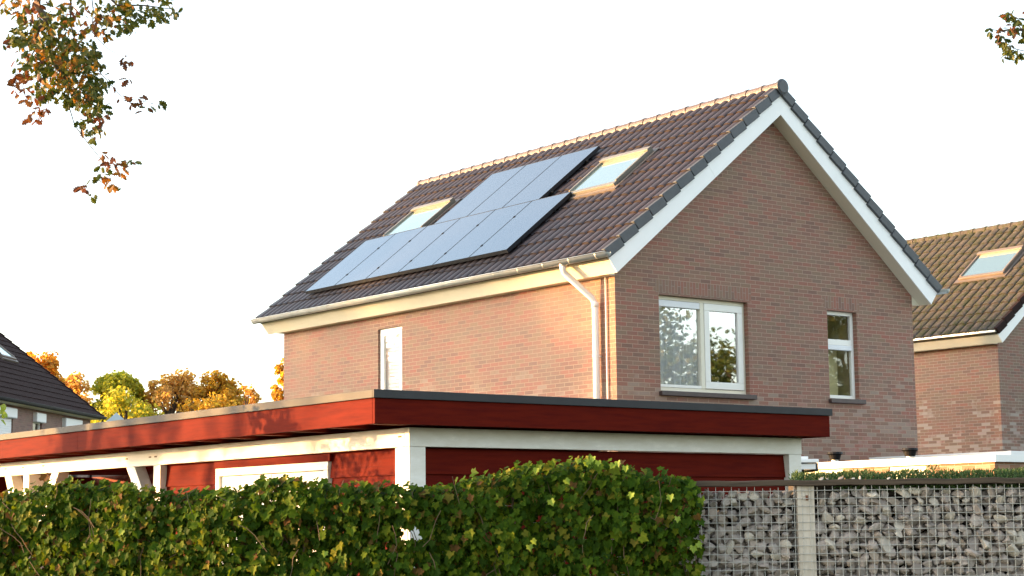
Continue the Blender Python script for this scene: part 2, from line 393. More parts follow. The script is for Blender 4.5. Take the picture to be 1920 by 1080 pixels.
def gutter(par, x, y0, y1, z, r=.075, side=-1, mat=None, seams=.7):
    mb = MB(); n = 10
    prof = []
    for k in range(n+1):
        a = math.pi*k/n; prof.append((x+side*-r*math.cos(a), z-r*1.15*math.sin(a)))
    inn = [(px*1.0+(x-px)*.08, pz+.006) for px, pz in prof]
    ys = [y0, y1]; base = len(mb.v)
    for yy in ys:
        for q in prof: mb.v.append((q[0], yy, q[1]))
        for q in inn: mb.v.append((q[0], yy, q[1]))
    m_ = 2*(n+1)
    for k in range(n):
        mb.f.append((base+k, base+k+1, base+m_+k+1, base+m_+k)); mb.m.append(0)
        mb.f.append((base+n+1+k+1, base+n+1+k, base+m_+n+1+k, base+m_+n+1+k+1)); mb.m.append(0)
    for e in (0, 1):   # closed ends
        mb.f.append(tuple(base+e*m_+k for k in range(n+1)) if e else tuple(base+k for k in range(n+1))[::-1]); mb.m.append(0)
    mb.tube([(x+side*r, y0, z+.004), (x+side*r, y1, z+.004)], .013, 6)
    mb.tube([(x-side*r, y0, z+.0), (x-side*r, y1, z+.0)], .006, 6)
    yy = y0+.25
    while yy < y1:
        base = len(mb.v)
        for d in (-.012, .012):
            for (px, pz) in prof:
                qx = x+(px-x)*1.02; qz = z+(pz-z)*1.02; mb.v.append((qx, yy+d, qz-.001))
        for k in range(n): mb.f.append((base+k, base+k+1, base+n+1+k+1, base+n+1+k)); mb.m.append(0)
        yy += seams
    return mb.build('gutter', mat or M['zinc'], par, smooth=True)

def house(name, label, cat, origin, ang, W, Lh, sl, ov, tip, za, mats, holes_g=(), holes_l=(), holes_r=(), nrow=13, colp=.24, far=True, zin=5.707, group=None, gut=True, board=.375, amp=.062, gmat=None):
    e, zt = tip
    H = empty(name, (origin[0], origin[1], 0), ang); tag(H, label, cat, group)
    cs, sn = math.cos(sl), math.sin(sl)
    zt = za-(W/2+e)*math.tan(sl)
    zb = za+board/cs                     # top line of the boards
    # walls
    wl = MB(); we = zt+.02
    wall_with_holes(wl, (0, 0, 0), (1, 0, 0), 0, W, 0, we, list(holes_g), .14, (0, 1, 0))
    zap = za-.01
    def gz(u): return za-.01-abs(u-W/2)*math.tan(sl)+.1
    wl.add([(0, 0, we), (W, 0, we), (W, 0, gz(W)), (W/2, 0, gz(W/2)), (0, 0, gz(0))], [(0, 1, 2, 3, 4)])
    wall_with_holes(wl, (0, 0, 0), (0, 1, 0), 0, Lh, 0, gz(0), list(holes_l), .14, (1, 0, 0))
    wall_with_holes(wl, (W, 0, 0), (0, 1, 0), 0, Lh, 0, gz(0), list(holes_r), .14, (-1, 0, 0))
    wl.add([(0, Lh, 0), (W, Lh, 0), (W, Lh, gz(W)), (W/2, Lh, gz(W/2)), (0, Lh, gz(0))], [(4, 3, 2, 1, 0)])
    wl.build('wall', mats['brick'], H)
    # roof body: both slopes as tiles over a solid deck
    y0, y1 = -ov, Lh+ov
    run = W/2+e+board*sn+.03
    LS = run/cs
    rf = MB()
    Ztop = zb+.03
    for side in (-1, 1):
        Sd = Vector((side*cs, 0, -sn)); Nn = Vector((side*sn, 0, cs))
        ncol = round((y1-y0)/colp)
        tiled(rf, Vector((W/2, y0, Ztop)), (0, 1, 0), y1-y0, Sd, LS, Nn, ncol, nrow, amp=amp, side=-side)
    # deck under tiles
    rf.prism([(-run+.0, -run*math.tan(sl)), (0, 0), (run, -run*math.tan(sl)), (run-.06, -run*math.tan(sl)-.06), (0, -.09), (-run+.06, -run*math.tan(sl)-.06)],
             (1, 0, 0), (0, 0, 1), (W/2, y0+.02, Ztop-.012), (0, y1-y0-.04, 0))
    roof = rf.build('roof', mats['tile'], H)
    # verge tiles with turned-down flap, stepped
    ex = LS/nrow
    for side in (-1, 1):
        Sd = Vector((side*cs, 0, -sn)); Nn = Vector((side*sn, 0, cs))
        for (yy, dy) in ((y0-.05, .10), (y1-.05, .10)):
            vm = MB()
            for r in range(nrow):
                O = Vector((W/2, yy, Ztop))+Sd*(r*ex)
                up = .012+.03
                # wedge shaped flap
                a = O-Nn*.125; Dy = Vector((0, dy, 0))
                b_ = O+Nn*.048; c1 = O+Sd*(ex-.004)+Nn*(.048+.034); d1 = O+Sd*(ex-.014)-Nn*.125+Nn*.028
                vm.add([a, d1, c1, b_, a+Dy, d1+Dy, c1+Dy, b_+Dy], [(0, 1, 2, 3), (7, 6, 5, 4), (3, 2, 6, 7), (1, 0, 4, 5), (2, 1, 5, 6), (0, 3, 7, 4)])
            vm.build('verge', mats['verge'], roof, bevel=.012)
    # ridge tiles: overlapping half barrels
    rm = MB(); yy = y0-.05; step = .41; first = True
    while yy < y1-.02:
        ye = min(yy+step+.03, y1+.02); n = 10
        r0_, r1_ = (.122, .108)
        base = len(rm.v)
        for (q, rr) in ((yy, r0_), (yy+.06, r0_), (yy+.065, r0_-.011), (ye, r1_)):
            for k in range(n+1):
                a = math.pi*(-.12+1.24*k/n)
                rm.v.append((W/2+rr*math.cos(a), q, Ztop+.0+rr*math.sin(a)*1.0))
        for j in range(3):
            for k in range(n): rm.f.append((base+j*(n+1)+k, base+j*(n+1)+k+1, base+(j+1)*(n+1)+k+1, base+(j+1)*(n+1)+k)); rm.m.append(0)
        rm.f.append(tuple(base+k for k in range(n+1))); rm.m.append(0)
        yy += step
    rm.f.append(tuple(range(base+3*(n+1), base+4*(n+1)))); rm.m.append(0)
    rm.build('ridge', mats['ridge'], roof, smooth=False)
    # end cap disc
    cm = MB(); cm.tube([(W/2, y0-.085, Ztop+.0), (W/2, y0-.05, Ztop+.0)], .15, 20); cm.tube([(W/2, y0-.10, Ztop), (W/2, y0-.085, Ztop)], [.11, .14], 20)
    cm.build('ridge_end_cap', mats['verge'], roof, bevel=.006)
    # barge boards, one per slope and end
    for (yy, nm) in ((y0, 'n'), (y1-.025, 'f')):
        for side in (-1, 1):
            P = [(0, za), (0, za+board/cs), (side*(W/2+e+board*sn), zt+board*cs), (side*(W/2+e), zt)]
            bm_ = MB(); bm_.prism(P if side < 0 else P[::-1], (1, 0, 0), (0, 0, 1), (W/2, yy, 0), (0, .025, 0))
            if nm == 'n':   # fine joint lines in the boards
                for f_ in (.42,) :
                    q = Vector((W/2+side*(W/2+e)*f_, yy-.003, za-(W/2+e)*f_*math.tan(sl))); nn = Vector((side*sn, 0, cs)); ss = Vector((side*cs, 0, -sn))
                    bm_.obox(q+nn*.004, nn*(board-.008), ss*.006, Vector((0, .004, 0)))
            bm_.build('bargeboard', mats['board'], H)
    # soffit of the gable overhang, and box eaves
    for (ya, yb) in ((y0+.027, -.002), (Lh+.002, y1-.027)):
        so = MB()
        for side in (-1, 1):
            Sd = Vector((side*cs, 0, -sn)); Nn = Vector((side*sn, 0, cs))
            so.obox(Vector((W/2, ya, za+.006)), Sd*((W/2+e)/cs-.01), Vector((0, yb-ya, 0)), Nn*.02)
        so.build('soffit', mats['soffit'], H)
    for side in (-1, 1):
        x0 = W/2+side*(W/2+e); Nn = Vector((side*sn, 0, cs)); 
        fb = MB(); Sd_ = Vector((side*cs, 0, -sn))
        for (ya, yb) in ((y0+.027, -.001), (Lh+.001, y1-.027)): fb.obox(Vector((x0, ya, zt)), Nn*board, -Sd_*.022, Vector((0, yb-ya, 0)))
        fb.prism([(side*(W/2+.002), zt+.002), (side*(W/2+e), zt+.002), (side*(W/2+e+board*sn), zt+board*cs), (side*(W/2+.002), zt+board*cs)][::(1 if side > 0 else -1)],
                 (1, 0, 0), (0, 0, 1), (W/2, 0, 0), (0, Lh, 0))
        fb.build('fascia', mats['fascia'], H)
        if gut:
            gx = W/2+side*(W/2+e+board*sn+.09)
            gutter(H, gx, y0-.14, y1+.06, zt+board*cs+.01, side=side, mat=gmat)
    inn = MB(); inn.box((.5, .5, .05), (W-.5, Lh-.5, zt))
    return H, dict(zt=zt, zb=zb, Ztop=Ztop, sl=sl, W=W)

def window_g(H, u0, u1, z0, z1, kind):
    """windows in the gable wall (plane y=0), recess .11"""
    wn = empty('window', (0, 0, 0)); wn.parent = H
    A = (1, 0, 0); D = (0, 1, 0); O = Vector((0, .10, 0))
    fr = MB(); frame_rect(fr, O, A, D, u0, u1, z0, z1, .07, .07)
    Z = Vector((0, 0, 1))
    room = MB(); room.box((u0-.2, 1.7, z0-.25), (u1+.2, 1.75, z1+.2)); room.box((u0-.25, .19, z0-.25), (u0-.2, 1.75, z1+.2)); room.box((u1+.2, .19, z0-.25), (u1+.25, 1.75, z1+.2))
    room.box((u0-.2, .19, z0-.3), (u1+.2, 1.7, z0-.25)); room.box((u0-.2, .19, z1+.2), (u1+.2, 1.7, z1+.25))
    if kind == 'big':
        um = 2.10
        fr.box((um-.045, .085, z0+.07), (um+.045, .17, z1-.07))
        fr.build('frame', M['cream'], wn, bevel=.006)
        sa = MB(); frame_rect(sa, Vector((0, .075, 0)), A, D, um+.05, u1-.065, z0+.075, z1-.075, .125, .06); sa.build('sash', M['plastic'], wn, bevel=.008)
        vb = MB(); vb.box((u0+.07, .085, z1-.19), (um-.045, .13, z1-.075)); vb.build('ventilation_grille', M['shutter'], wn, bevel=.01)
        vb2 = MB(); vb2.box((u0+.07, .09, z0+.072), (um-.045, .13, z0+.12)); vb2.build('glazing_bead', M['plastic'], wn)
        gl = MB(); gl.box((u0+.06, .135, z0+.06), (um-.04, .14, z1-.15)); gl.box((um+.17, .11, z0+.19), (u1-.18, .115, z1-.19)); gl.build('pane', M['glass'], wn)
        # net curtain folds
        cu = MB(); n = 90; xs = []
        a0, a1 = u0+.02, um+.02
        base = len(cu.v)
        for i in range(n+1):
            x = a0+(a1-a0)*i/n; y = .205+.03*math.sin(i*.75+math.sin(i*.21)*1.5)
            cu.v.append((x, y, z0-.1)); cu.v.append((x, y, z1+.05))
        for i in range(n): cu.f.append((base+2*i, base+2*i+2, base+2*i+3, base+2*i+1)); cu.m.append(0)
        cu.build('curtain', M['net'], wn)
        room.build('room_lining', M['dark'], wn)
    else:
        tz = 4.88
        fr.box((u0+.07, .09, tz-.06), (u1-.07, .17, tz+.05)); fr.build('frame', M['plastic'], wn, bevel=.006)
        vb = MB(); vb.box((u0+.07, .075, tz-.15), (u1-.07, .13, tz-.062)); vb.build('ventilation_grille', M['shutter'], wn, bevel=.01)
        gl = MB(); gl.box((u0+.06, .135, z0+.06), (u1-.06, .14, tz-.1)); gl.box((u0+.06, .135, tz+.04), (u1-.06, .14, z1-.06)); gl.build('pane', M['glassS'], wn)
        room.build('room_lining', M['room2'], wn)
        cu = MB(); cu.box((u0-.05, .42, z0-.1), (u1-.12, .43, tz-.05)); cu.build('blind', M['room2'], wn)
    si = MB(); si.prism([(0, 0), (.24, 0), (.24, .085), (.02, .05)], (0, -1, 0), (0, 0, 1), (u0-.04, .16, z0-.09), (u1-u0+.14, 0, 0))
    si.build('sill', M['sill'], wn, bevel=.01)
    li = MB(); li.box((u0-.07, -.003, z1+.03), (u1+.09, .05, z1+.26)); li.build('lintel', M['soldier'], wn)
    return wn
def mat_net():
    m, t, b = nodes('net_curtain_sheer'); b.inputs['Base Color'].default_value = (.80, .83, .85, 1); setin(b, Roughness=.8)
    tr = N(t, 'ShaderNodeBsdfTransparent'); mx = N(t, 'ShaderNodeMixShader'); mx.inputs[0].default_value = .08
    L(t, b.outputs[0], mx.inputs[1]); L(t, tr.outputs[0], mx.inputs[2]); L(t, mx.outputs[0], t.nodes['Material Output'].inputs[0]); return m
M['net'] = mat_net()
M['glassS'] = mat_glass('small_window_glass', base=.03, see=.95)

# ------------------------------------------------------------------ main house
A = R(37.923); SL = R(38.545)
mats = dict(brick=M['brick'], tile=M['tile'], verge=M['tile_grey'], ridge=M['tile_ridge'], board=M['white'], fascia=M['cream'], soffit=M['cream'])
BIG = (1.0, 3.16, 3.80, 5.46); SML = (5.25, 6.07, 3.81, 5.46)
SIDE = (6.36, 7.22, 3.4, 5.46)
Hm, hd = house('brick_house', 'red brick house with solar panels on its tiled gable roof, behind the red shed', 'house', (1.738, 30.0), A, 7.70, 10.89, SL, .308, (.21, 5.707), 8.942, mats,
               holes_g=[BIG, SML], holes_l=[SIDE])
window_g(Hm, *BIG, 'big'); window_g(Hm, *SML, 'small')
# window in the long wall
wn = empty('window', (0, 0, 0)); wn.parent = Hm
fr = MB(); frame_rect(fr, Vector((.05, 0, 0)), (0, 1, 0), (1, 0, 0), SIDE[0], SIDE[1], SIDE[2], SIDE[3], .065, .06); frame_rect(fr, Vector((.035, 0, 0)), (0, 1, 0), (1, 0, 0), SIDE[0]+.07, SIDE[1]-.07, SIDE[2]+.07, SIDE[3]-.07, .08, .06)
fr.build('frame', M['plastic'], wn, bevel=.006)
gl = MB(); gl.box((.066, SIDE[0]+.14, SIDE[2]+.14), (.07, SIDE[1]-.14, SIDE[3]-.14)); gl.build('pane', M['glassB'], wn)
bl = MB(); n = 26
for i in range(n):
    z = SIDE[2]+.1+i*(SIDE[3]-SIDE[2]-.2)/n; bl.obox((.115, SIDE[0]+.06, z), (.012, 0, .065), (0, SIDE[1]-SIDE[0]-.12, 0), (.002, 0, 0))
bl.build('blind', M['blind'], wn)
rb = MB(); rb.box((.21, SIDE[0]-.1, SIDE[2]-.1), (.23, SIDE[1]+.1, SIDE[3]+.1)); rb.build('room_lining', M['blind'], wn)
# downpipe
dp = MB(); zg = hd['zt']+.375*math.cos(SL)
dp.tube([(-.52, .74, zg-.05), (-.52, .74, zg-.12), (-.50, .73, zg-.20), (-.14, .43, 5.36), (-.10, .40, 5.25), (-.10, .40, 4.5), (-.10, .40, 0)], .058, 14)
dp.tube([(-.10, .40, 5.20), (-.10, .40, 5.29)], .066, 14); dp.tube([(-.52, .74, zg-.08), (-.52, .74, zg-.02)], .068, 14)
dpo = dp.build('downpipe', M['pipe'], Hm, smooth=True)
for z in (4.35, 2.6):
    br = MB(); br.tube([(-.10, .40, z), (-.10, .40, z+.03)], .066, 14); br.box((-.06, .38, z), (0.0, .42, z+.03)); br.build('bracket', M['pipe'], dpo)
cd = MB(); cd.tube([(-.03, .205, 5.70), (-.03, .205, 0)], .014, 8); cd.build('cable_conduit', M['pipe'], Hm, smooth=True)
# solar panels  (six below, three above)
Sd = Vector((-math.cos(SL), 0, -math.sin(SL))); Nn = Vector((-math.sin(SL), 0, math.cos(SL))); Or = Vector((3.85, 0, hd['zb']))
PV0 = 9.82; PW = (9.82-2.80)/6
M['pframe_gap_shade'] = mat_plain('panel_frame_gap_shade', (.018, .02, .024), .4, .3, .1)  # real frame, deepened and blackened to stand for the shaded gap below
def panel(v1, s0, s1, k):
    v0 = v1-PW+.008; sp = empty('solar_panel', (0, 0, 0)); sp.parent = Hm
    h = .165; b = .005
    fm = MB(); 
    fm.obox(Or+Sd*s0+Vector((0, v0, 0))+Nn*(h-.035), Sd*b, Vector((0, v1-v0, 0)), Nn*.073); fm.obox(Or+Sd*(s1-b)+Vector((0, v0, 0))+Nn*(h-.035), Sd*b, Vector((0, v1-v0, 0)), Nn*.073)
    fm.obox(Or+Sd*(s0+b)+Vector((0, v0, 0))+Nn*(h-.035), Sd*(s1-s0-2*b), Vector((0, b, 0)), Nn*.073); fm.obox(Or+Sd*(s0+b)+Vector((0, v1-b, 0))+Nn*(h-.035), Sd*(s1-s0-2*b), Vector((0, b, 0)), Nn*.073)
    fm.build('frame', M['pframe_gap_shade'], sp)
    cl = MB(); cl.obox(Or+Sd*(s0+b)+Vector((0, v0+b, 0))+Nn*(h+.005), Sd*(s1-s0-2*b), Vector((0, v1-v0-2*b, 0)), Nn*.030); cl.build('glass', M['cells'], sp)
    return sp
SR = (.96, 2.95, 4.93)
for i in range(6): panel(PV0-i*PW, SR[1]+.004, SR[2], i)
for i in range(3): panel(PV0-.20-(i+2)*PW, SR[0], SR[1], i)
rl = MB()
for s in (1.45, 2.6): rl.obox(Or+Sd*s+Vector((0, 3.70, 0))+Nn*.10, Sd*.04, Vector((0, 3.5, 0)), Nn*.06)
for s in (3.5, 4.5): rl.obox(Or+Sd*s+Vector((0, 2.80, 0))+Nn*.10, Sd*.04, Vector((0, 7.0, 0)), Nn*.06)
for i in range(1, 6):
    for s in (3.5, 4.5): rl.obox(Or+Sd*s+Vector((0, PV0-i*PW-.012, 0))+Nn*.2, Sd*.05, Vector((0, .035, 0)), Nn*.01)
rl.build('panel_rail', M['black'], Hm)
rw1 = roof_window(Hm, 3.85, SL, hd['zb'], 7.82, 9.30, 1.76, 2.95)
rw2 = roof_window(Hm, 3.85, SL, hd['zb'], 1.60, 2.98, 1.72, 2.97)

# ------------------------------------------------------------------ neighbour on the right
mats2 = dict(brick=M['brick_nb'], tile=M['tile_moss'], verge=M['tile_dark'], ridge=M['tile_moss'], board=M['white'], fascia=M['cream'], soffit=M['cream'])
Hn, nd = house('brick_house', 'brick house with mossy brown tiled roof and one roof window, at the right edge', 'house', (11.635, 42.77), A, 7.4, 9.5, R(38), .308, (.21, 5.707), 8.76, mats2, nrow=13, colp=.27, gut=False, board=.33, amp=.06)
zc = MB(); zx = -.21-.33*math.sin(R(38)); zz_ = nd['zt']+.33*math.cos(R(38))
zc.obox((zx-.05, -.30, zz_-.02), (.05, 0, .0), (0, 10.1, 0), (0, 0, .07)); zc.build('eaves_trim', M['zinc'], Hn, bevel=.01)
roof_window(Hn, 3.7, R(38), nd['zb'], 0.85, 2.25, 1.48, 2.68, frame_mat=M['rwframe_dark'])

# ------------------------------------------------------------------ house at the left edge
M['brick_l'] = mat_brick('brick_left', [(.19, .10, .085), (.23, .12, .10), (.26, .14, .115)], (.24, .18, .15), seed=5.0, fleck=.1)
mats3 = dict(brick=M['brick_l'], tile=M['tile_dark'], verge=M['tile_dark'], ridge=M['tile_dark'], board=M['cream'], fascia=M['cream'], soffit=M['cream'])
WL = [(6.8, 9.05, 3.3, 5.60), (11.0, 11.95, 3.3, 5.60), (14.1, 16.0, 3.3, 5.60)]
Hl, ldh = house('brick_house', 'brick house with dark flat tiled roof and white roller shutters, at the left edge', 'house', (-25.01, 51.16), R(-4.2), 7.7, 17.4, R(38.5), .25, (.30, 5.65), 8.98, mats3, holes_r=WL, nrow=14, colp=.30, board=.13, gmat=M['trim'], amp=.012)
for i, (a, b, z0, z1) in enumerate(WL):
    wn = empty('window', (0, 0, 0)); wn.parent = Hl
    sh = MB(); sh.box((7.60, a, z1-.35), (7.86, b, z1-.02)); sh.build('shutter_box', M['shutter'], wn, bevel=.03)
    fr = MB(); frame_rect(fr, Vector((7.62, 0, 0)), (0, 1, 0), (-1, 0, 0), a, b, z0, z1-.3, .08, .06)
    if i == 2: fr.box((7.56, (a+b)/2-.05, z0), (7.62, (a+b)/2+.05, z1-.3))
    fr.build('frame', M['plastic'] if i < 2 else M['trim'], wn)
    if i == 0:
        for k in range(26): pass
        ss = MB()
        for k in range(24): ss.obox((7.64, a+.06, z0+k*.083), (.03, 0, .02), (0, b-a-.12, 0), (0, 0, .074))
        ss.build('roller_shutter', M['shutter'], wn)
    else:
        gl = MB(); gl.box((7.575, a+.07, z0+.07), (7.58, b-.07, z1-.36)); gl.build('pane', M['glassS'], wn)
        rb = MB(); rb.box((6.8, a-.1, z0), (6.83, b+.1, z1)); rb.build('room_lining', M['room'], wn)
roof_window(Hl, 3.85, R(38.5), ldh['zb'], 13.0, 14.45, 1.0, 2.42, side=1, frame_mat=M['rwframe_dark'])
dl = MB(); dl.tube([(8.20, 17.45, 5.75), (8.15, 17.45, 5.6), (7.78, 17.3, 5.25), (7.78, 17.3, 0)], .05, 10); dl.build('downpipe', M['black'], Hl, smooth=True)

# far pale roofed shed between the left house and the trees
Hs = empty('outbuilding', (-16.2, 80.0, 0), R(10)); tag(Hs, 'distant outbuilding with pale blue grey roof, just right of the left house', 'outbuilding')
box_obj('wall', (-3, 0, 0), (0, 5, 5.2), M['brick_l'], Hs)
rr_ = MB(); rr_.prism([(-3.3, 5.1), (.3, 5.1), (-1.5, 6.7)], (1, 0, 0), (0, 0, 1), (0, -.3, 0), (0, 5.6, 0)); rr_.build('roof', mat_plain('pale_roof', (.45, .55, .62), .4, .2, .05), Hs)

# ------------------------------------------------------------------ garage with flat roof in front of the neighbour
Ga = empty('garage', (6.848, 25.575, 0), A); tag(Ga, 'low flat roofed brick garage with white roof edge and two black roof vents', 'garage')
gw = MB(); wall_with_holes(gw, (.06, 0, 0), (0, 1, 0), .06, 5.6, 0, 2.36, [(1.3, 2.0, .0, 2.34), (2.9, 4.3, 0, 2.34)], .06, (1, 0, 0)); wall_with_holes(gw, (0, .06, 0), (1, 0, 0), .06, 5.0, 0, 2.36, [], .1, (0, 1, 0))
gw.build('wall', M['brick_orange'], Ga)
gd = MB(); gd.box((.075, 1.3, 0), (.10, 2.0, 2.34)); gd.build('door', M['cream'], Ga)
gd = MB(); gd.box((.075, 2.9, 0), (.10, 4.3, 2.34)); gd.build('door', M['cream'], Ga)
gf = MB(); gf.box((0, 0, 2.355), (5.1, .03, 2.46)); gf.box((0, .032, 2.355), (.03, 5.7, 2.46)); gf.build('fascia', M['white'], Ga, bevel=.004)
gr = MB(); gr.box((.032, .032, 2.38), (5.1, 5.7, 2.44)); gr.build('roof', M['bitumen'], Ga)
for (vx, vy) in ((.22, 1.72), (.22, 3.22)):
    ve = MB(); ve.tube([(vx, vy, 2.43), (vx, vy, 2.50)], .055, 14); vo_ = ve.build('vent_pipe', M['white'], Ga, smooth=False)
    ve = MB(); ve.tube([(vx, vy, 2.50), (vx, vy, 2.57), (vx, vy, 2.59), (vx, vy, 2.62)], [.08, .10, .128, .118], 16); ve.build('vent_cap', M['black'], vo_)
# second flat roof edge seen just right of the neighbour's garage
G2 = empty('extension', (8.35, 30.2, 0), A); tag(G2, 'flat roofed extension with white roof edge, at the far right beyond the garage', 'extension')
box_obj('wall', (.05, .05, 0), (6, 3, 2.58), M['brick_nb'], G2)
ge = MB(); ge.box((0, 0, 2.585), (6.1, 3.1, 2.68)); ge.build('roof_edge', M['white'], G2, bevel=.005)

# small flat roofed porch right of the shed
Po = empty('porch', (3.72, 22.0, 0), R(6)); tag(Po, 'small flat porch roof with stepped white edge, right behind the white shed post', 'porch')
pb = MB(); pb.box((-1.4, 0, 2.175), (-.03, 2.0, 2.245)); pb.box((-1.4, -.04, 2.258), (0, 2.0, 2.30)); pb.build('roof_edge', M['white'], Po, bevel=.006)
pb = MB(); pb.box((-1.4, .0, 2.302), (-.12, 1.9, 2.335)); pb.build('roof', M['white'], Po, bevel=.006)
pb = MB(); pb.box((-.03, 0.002, 2.15), (.0, 2.0, 2.255)); pb.build('end_cap', M['trim'], Po)
pb = MB(); pb.box((-1.3, .1, 0), (-.15, 1.9, 2.174)); pb.build('wall', M['trim'], Po)

# ------------------------------------------------------------------ red shed / carport
CA = R(37.775); CL = 5.046; CB = 13.0
Ca = empty('carport_shed', (-1.0514, 13.5726, 0), CA); tag(Ca, 'red stained wooden shed and open carport with flat overhanging roof and white posts', 'shed')
ZT, ZTB, ZFB = 2.5815, 2.5171, 2.3214; BT, BB = 2.318, 2.168; PX, PY, PWd = .4896, .2536, .145
tr = MB(); tr.box((-.022, -.022, ZTB), (CL+.022, .0, ZT)); tr.box((-.022, 0.0, ZTB), (0, CB, ZT)); tr.box((CL, 0, ZTB), (CL+.022, CB, ZT))
tr.box((0, 0, ZT-.01), (CL, .05, ZT)); tr.box((0, .05, ZT-.01), (.05, CB, ZT))
tr.box((-.024, 5.02, ZTB-.002), (.0, 5.08, ZT+.002)); tr.build('roof_edge_trim', M['trim'], Ca, bevel=.003)
fb = MB(); fb.box((0, 0, ZFB), (CL, .03, ZTB-.002)); fb.build('fascia', M['redwood'], Ca, bevel=.003)
fb = MB(); fb.box((0, .032, ZFB), (.03, 5.35, ZTB-.002)); fb.box((0.001, 5.353, ZFB+.001), (.03, 9.2, ZTB-.002)); fb.box((0, 9.203, ZFB), (.03, CB, ZTB-.002)); fb.build('fascia', M['redwood'], Ca, bevel=.003)
fb = MB(); fb.box((CL-.03, .032, ZFB), (CL, CB, ZTB-.002)); fb.build('fascia', M['redwood'], Ca)
dk = MB(); dk.box((.032, .032, ZTB-.03), (CL-.032, CB, ZTB+.03)); dk.build('roof', M['reddeck'], Ca)
y = .25
while y < CB:
    j = MB(); j.box((.031, y, ZFB+.012), (CL-.031, y+.06, ZTB-.032)); j.build('joist', M['reddeck'], Ca); y += .60
bm = MB(); bm.box((PX, PY+.072, BB), (PX+.07, CB, BT)); bm.build('beam', M['creamwood'], Ca, bevel=.004)
bm = MB(); bm.box((PX, PY, BB), (4.93, PY+.07, BT)); bm.build('beam', M['creamwood'], Ca, bevel=.004)
def post(x, y, w=.145, d=.145):
    o = MB(); o.box((x, y, 0), (x+w, y+d, BB-.002)); return o.build('post', M['creamwood'], Ca, bevel=.004)
post(PX, PY, .155, .20); post(4.76, PY+.003, .165, .145); post(PX+.003, 4.533, .075); post(PX+.003, 7.72, .33, .16); post(PX+.003, 11.2); post(4.7, 6.0); post(4.7, 11.0)
for yb_ in (.36, 4.60, 4.72, 5.24, 7.30, 7.86, 8.36):
    o = MB(); o.box((PX-.003, yb_, BT-.075), (PX+.001, yb_+.05, BT-.062)); o.build('bolt', M['stem'], Ca)
def brace(ya, yb, za_=BB-.002, zb_=1.55):
    o = MB(); o.prism([(ya, za_), (ya+(.18 if yb < ya else -.18), za_), (yb+(.18 if yb < ya else -.18), zb_), (yb, zb_)], (0, 1, 0), (0, 0, 1), (PX+.015, 0, 0), (.12, 0, 0)); return o.build('brace', M['creamwood'], Ca)
brace(5.12, 4.63); brace(8.26, 7.88-.0); brace(7.13, 7.60)
# weatherboard walls
def boards(par, x0, x1, y0, y1, axis, holes=()):
    mb = MB(); zz = 0.155; 
    while zz < BB:
        z1 = min(zz+.20, BB-.004 if axis else BB-.004)
        if axis == 'y':   # wall along y at x0, facing -x
            segs = [(y0, y1)]
            for h in holes:
                if zz < h[2]-.02: segs = [(y0, h[0]), (h[1], y1)]
            for a, b in segs:
                mb.add([(x0-.022, a, zz), (x0-.022, b, zz), (x0+.0, b, z1), (x0+.0, a, z1), (x0+.02, a, zz), (x0+.02, b, zz), (x0+.02, b, z1), (x0+.02, a, z1)],
                       [(0, 3, 2, 1), (4, 5, 6, 7), (0, 1, 5, 4), (1, 2, 6, 5), (3, 7, 6, 2), (0, 4, 7, 3)])
        else:
            mb.add([(x0, y0-.022, zz), (x1, y0-.022, zz), (x1, y0, z1), (x0, y0, z1), (x0, y0+.02, zz), (x1, y0+.02, zz), (x1, y0+.02, z1), (x0, y0+.02, z1)],
                   [(0, 1, 2, 3), (7, 6, 5, 4), (0, 4, 5, 1), (1, 5, 6, 2), (2, 6, 7, 3), (0, 3, 7, 4)])
        zz += .20
    return mb
zoff = .155
wb = boards(Ca, .572, None, PY+.21, 4.53, 'y', holes=[(1.52, 3.50, 2.10)]); wb.build('wall', M['redwood'], Ca)
wb = boards(Ca, PX+.157, 4.76, PY+.075, None, 'x'); wb.build('wall', M['redwood'], Ca)
wb = MB(); wb.box((.64, 4.44, 0), (4.8, 4.50, BB)); wb.box((4.75, .4, 0), (4.80, 4.44, BB)); wb.box((3.6, 4.6, 0), (3.65, CB, 2.3)); wb.box((.7, CB-.1, 0), (3.6, CB-.05, 2.3)); wb.build('wall', M['reddeck'], Ca)
dr = MB(); frame_rect(dr, Vector((.532, 0, 0)), (0, 1, 0), (1, 0, 0), 1.53, 3.49, .0, 2.095, .07, .06); dr.build('door_frame', M['creamwood'], Ca, bevel=.004)
dd = MB(); dd.box((.56, 1.6, .02), (.592, 2.505, 2.02)); dd.box((.56, 2.515, .02), (.592, 3.42, 2.02)); dob = dd.build('door', M['creamwood'], Ca, bevel=.004)
dc = MB(); dc.box((.532, 1.50, 2.097), (.56, 3.52, 2.160)); dc.build('header_board', M['redwood'], Ca)

# ------------------------------------------------------------------ gabion fence on the right
YG = 12.40
Gb = empty('gabion_fence', (2.6, YG, 0)); tag(Gb, 'gabion fence of galvanised wire mesh with pale post and weathered wooden rail on top', 'fence')
def rel(o, par):   # keep world placement under a translated parent
    o.location = -Vector(par.location); return o
rnd = random.Random(11)
mb = MB(); px_ = .0536; x = 1.17
k = 0
while x < 5.2:
    ph = rnd.uniform(0, 6); topz = 1.782+rnd.uniform(-.006, .01)
    pts = [(x+.0015*math.sin(ph+z*7), YG-.012+.004*math.sin(x*3+z*5), z) for z in [i*.15 for i in range(12)]+[topz]]
    if x < 1.26: pts = [q for q in pts if q[2] < 1.70]
    mb.tube(pts, .0021, 5); x += px_; k += 1
z = 1.757
while z > .02:
    xs = [1.16+i*.25 for i in range(17)]
    if z > 1.7: xs = [1.27]+xs[1:]
    mb.tube([(xx, YG-.017+.004*math.sin(xx*3+z*5), z+.0015*math.sin(xx*4+z*31)) for xx in xs], .0021, 5); z -= px_
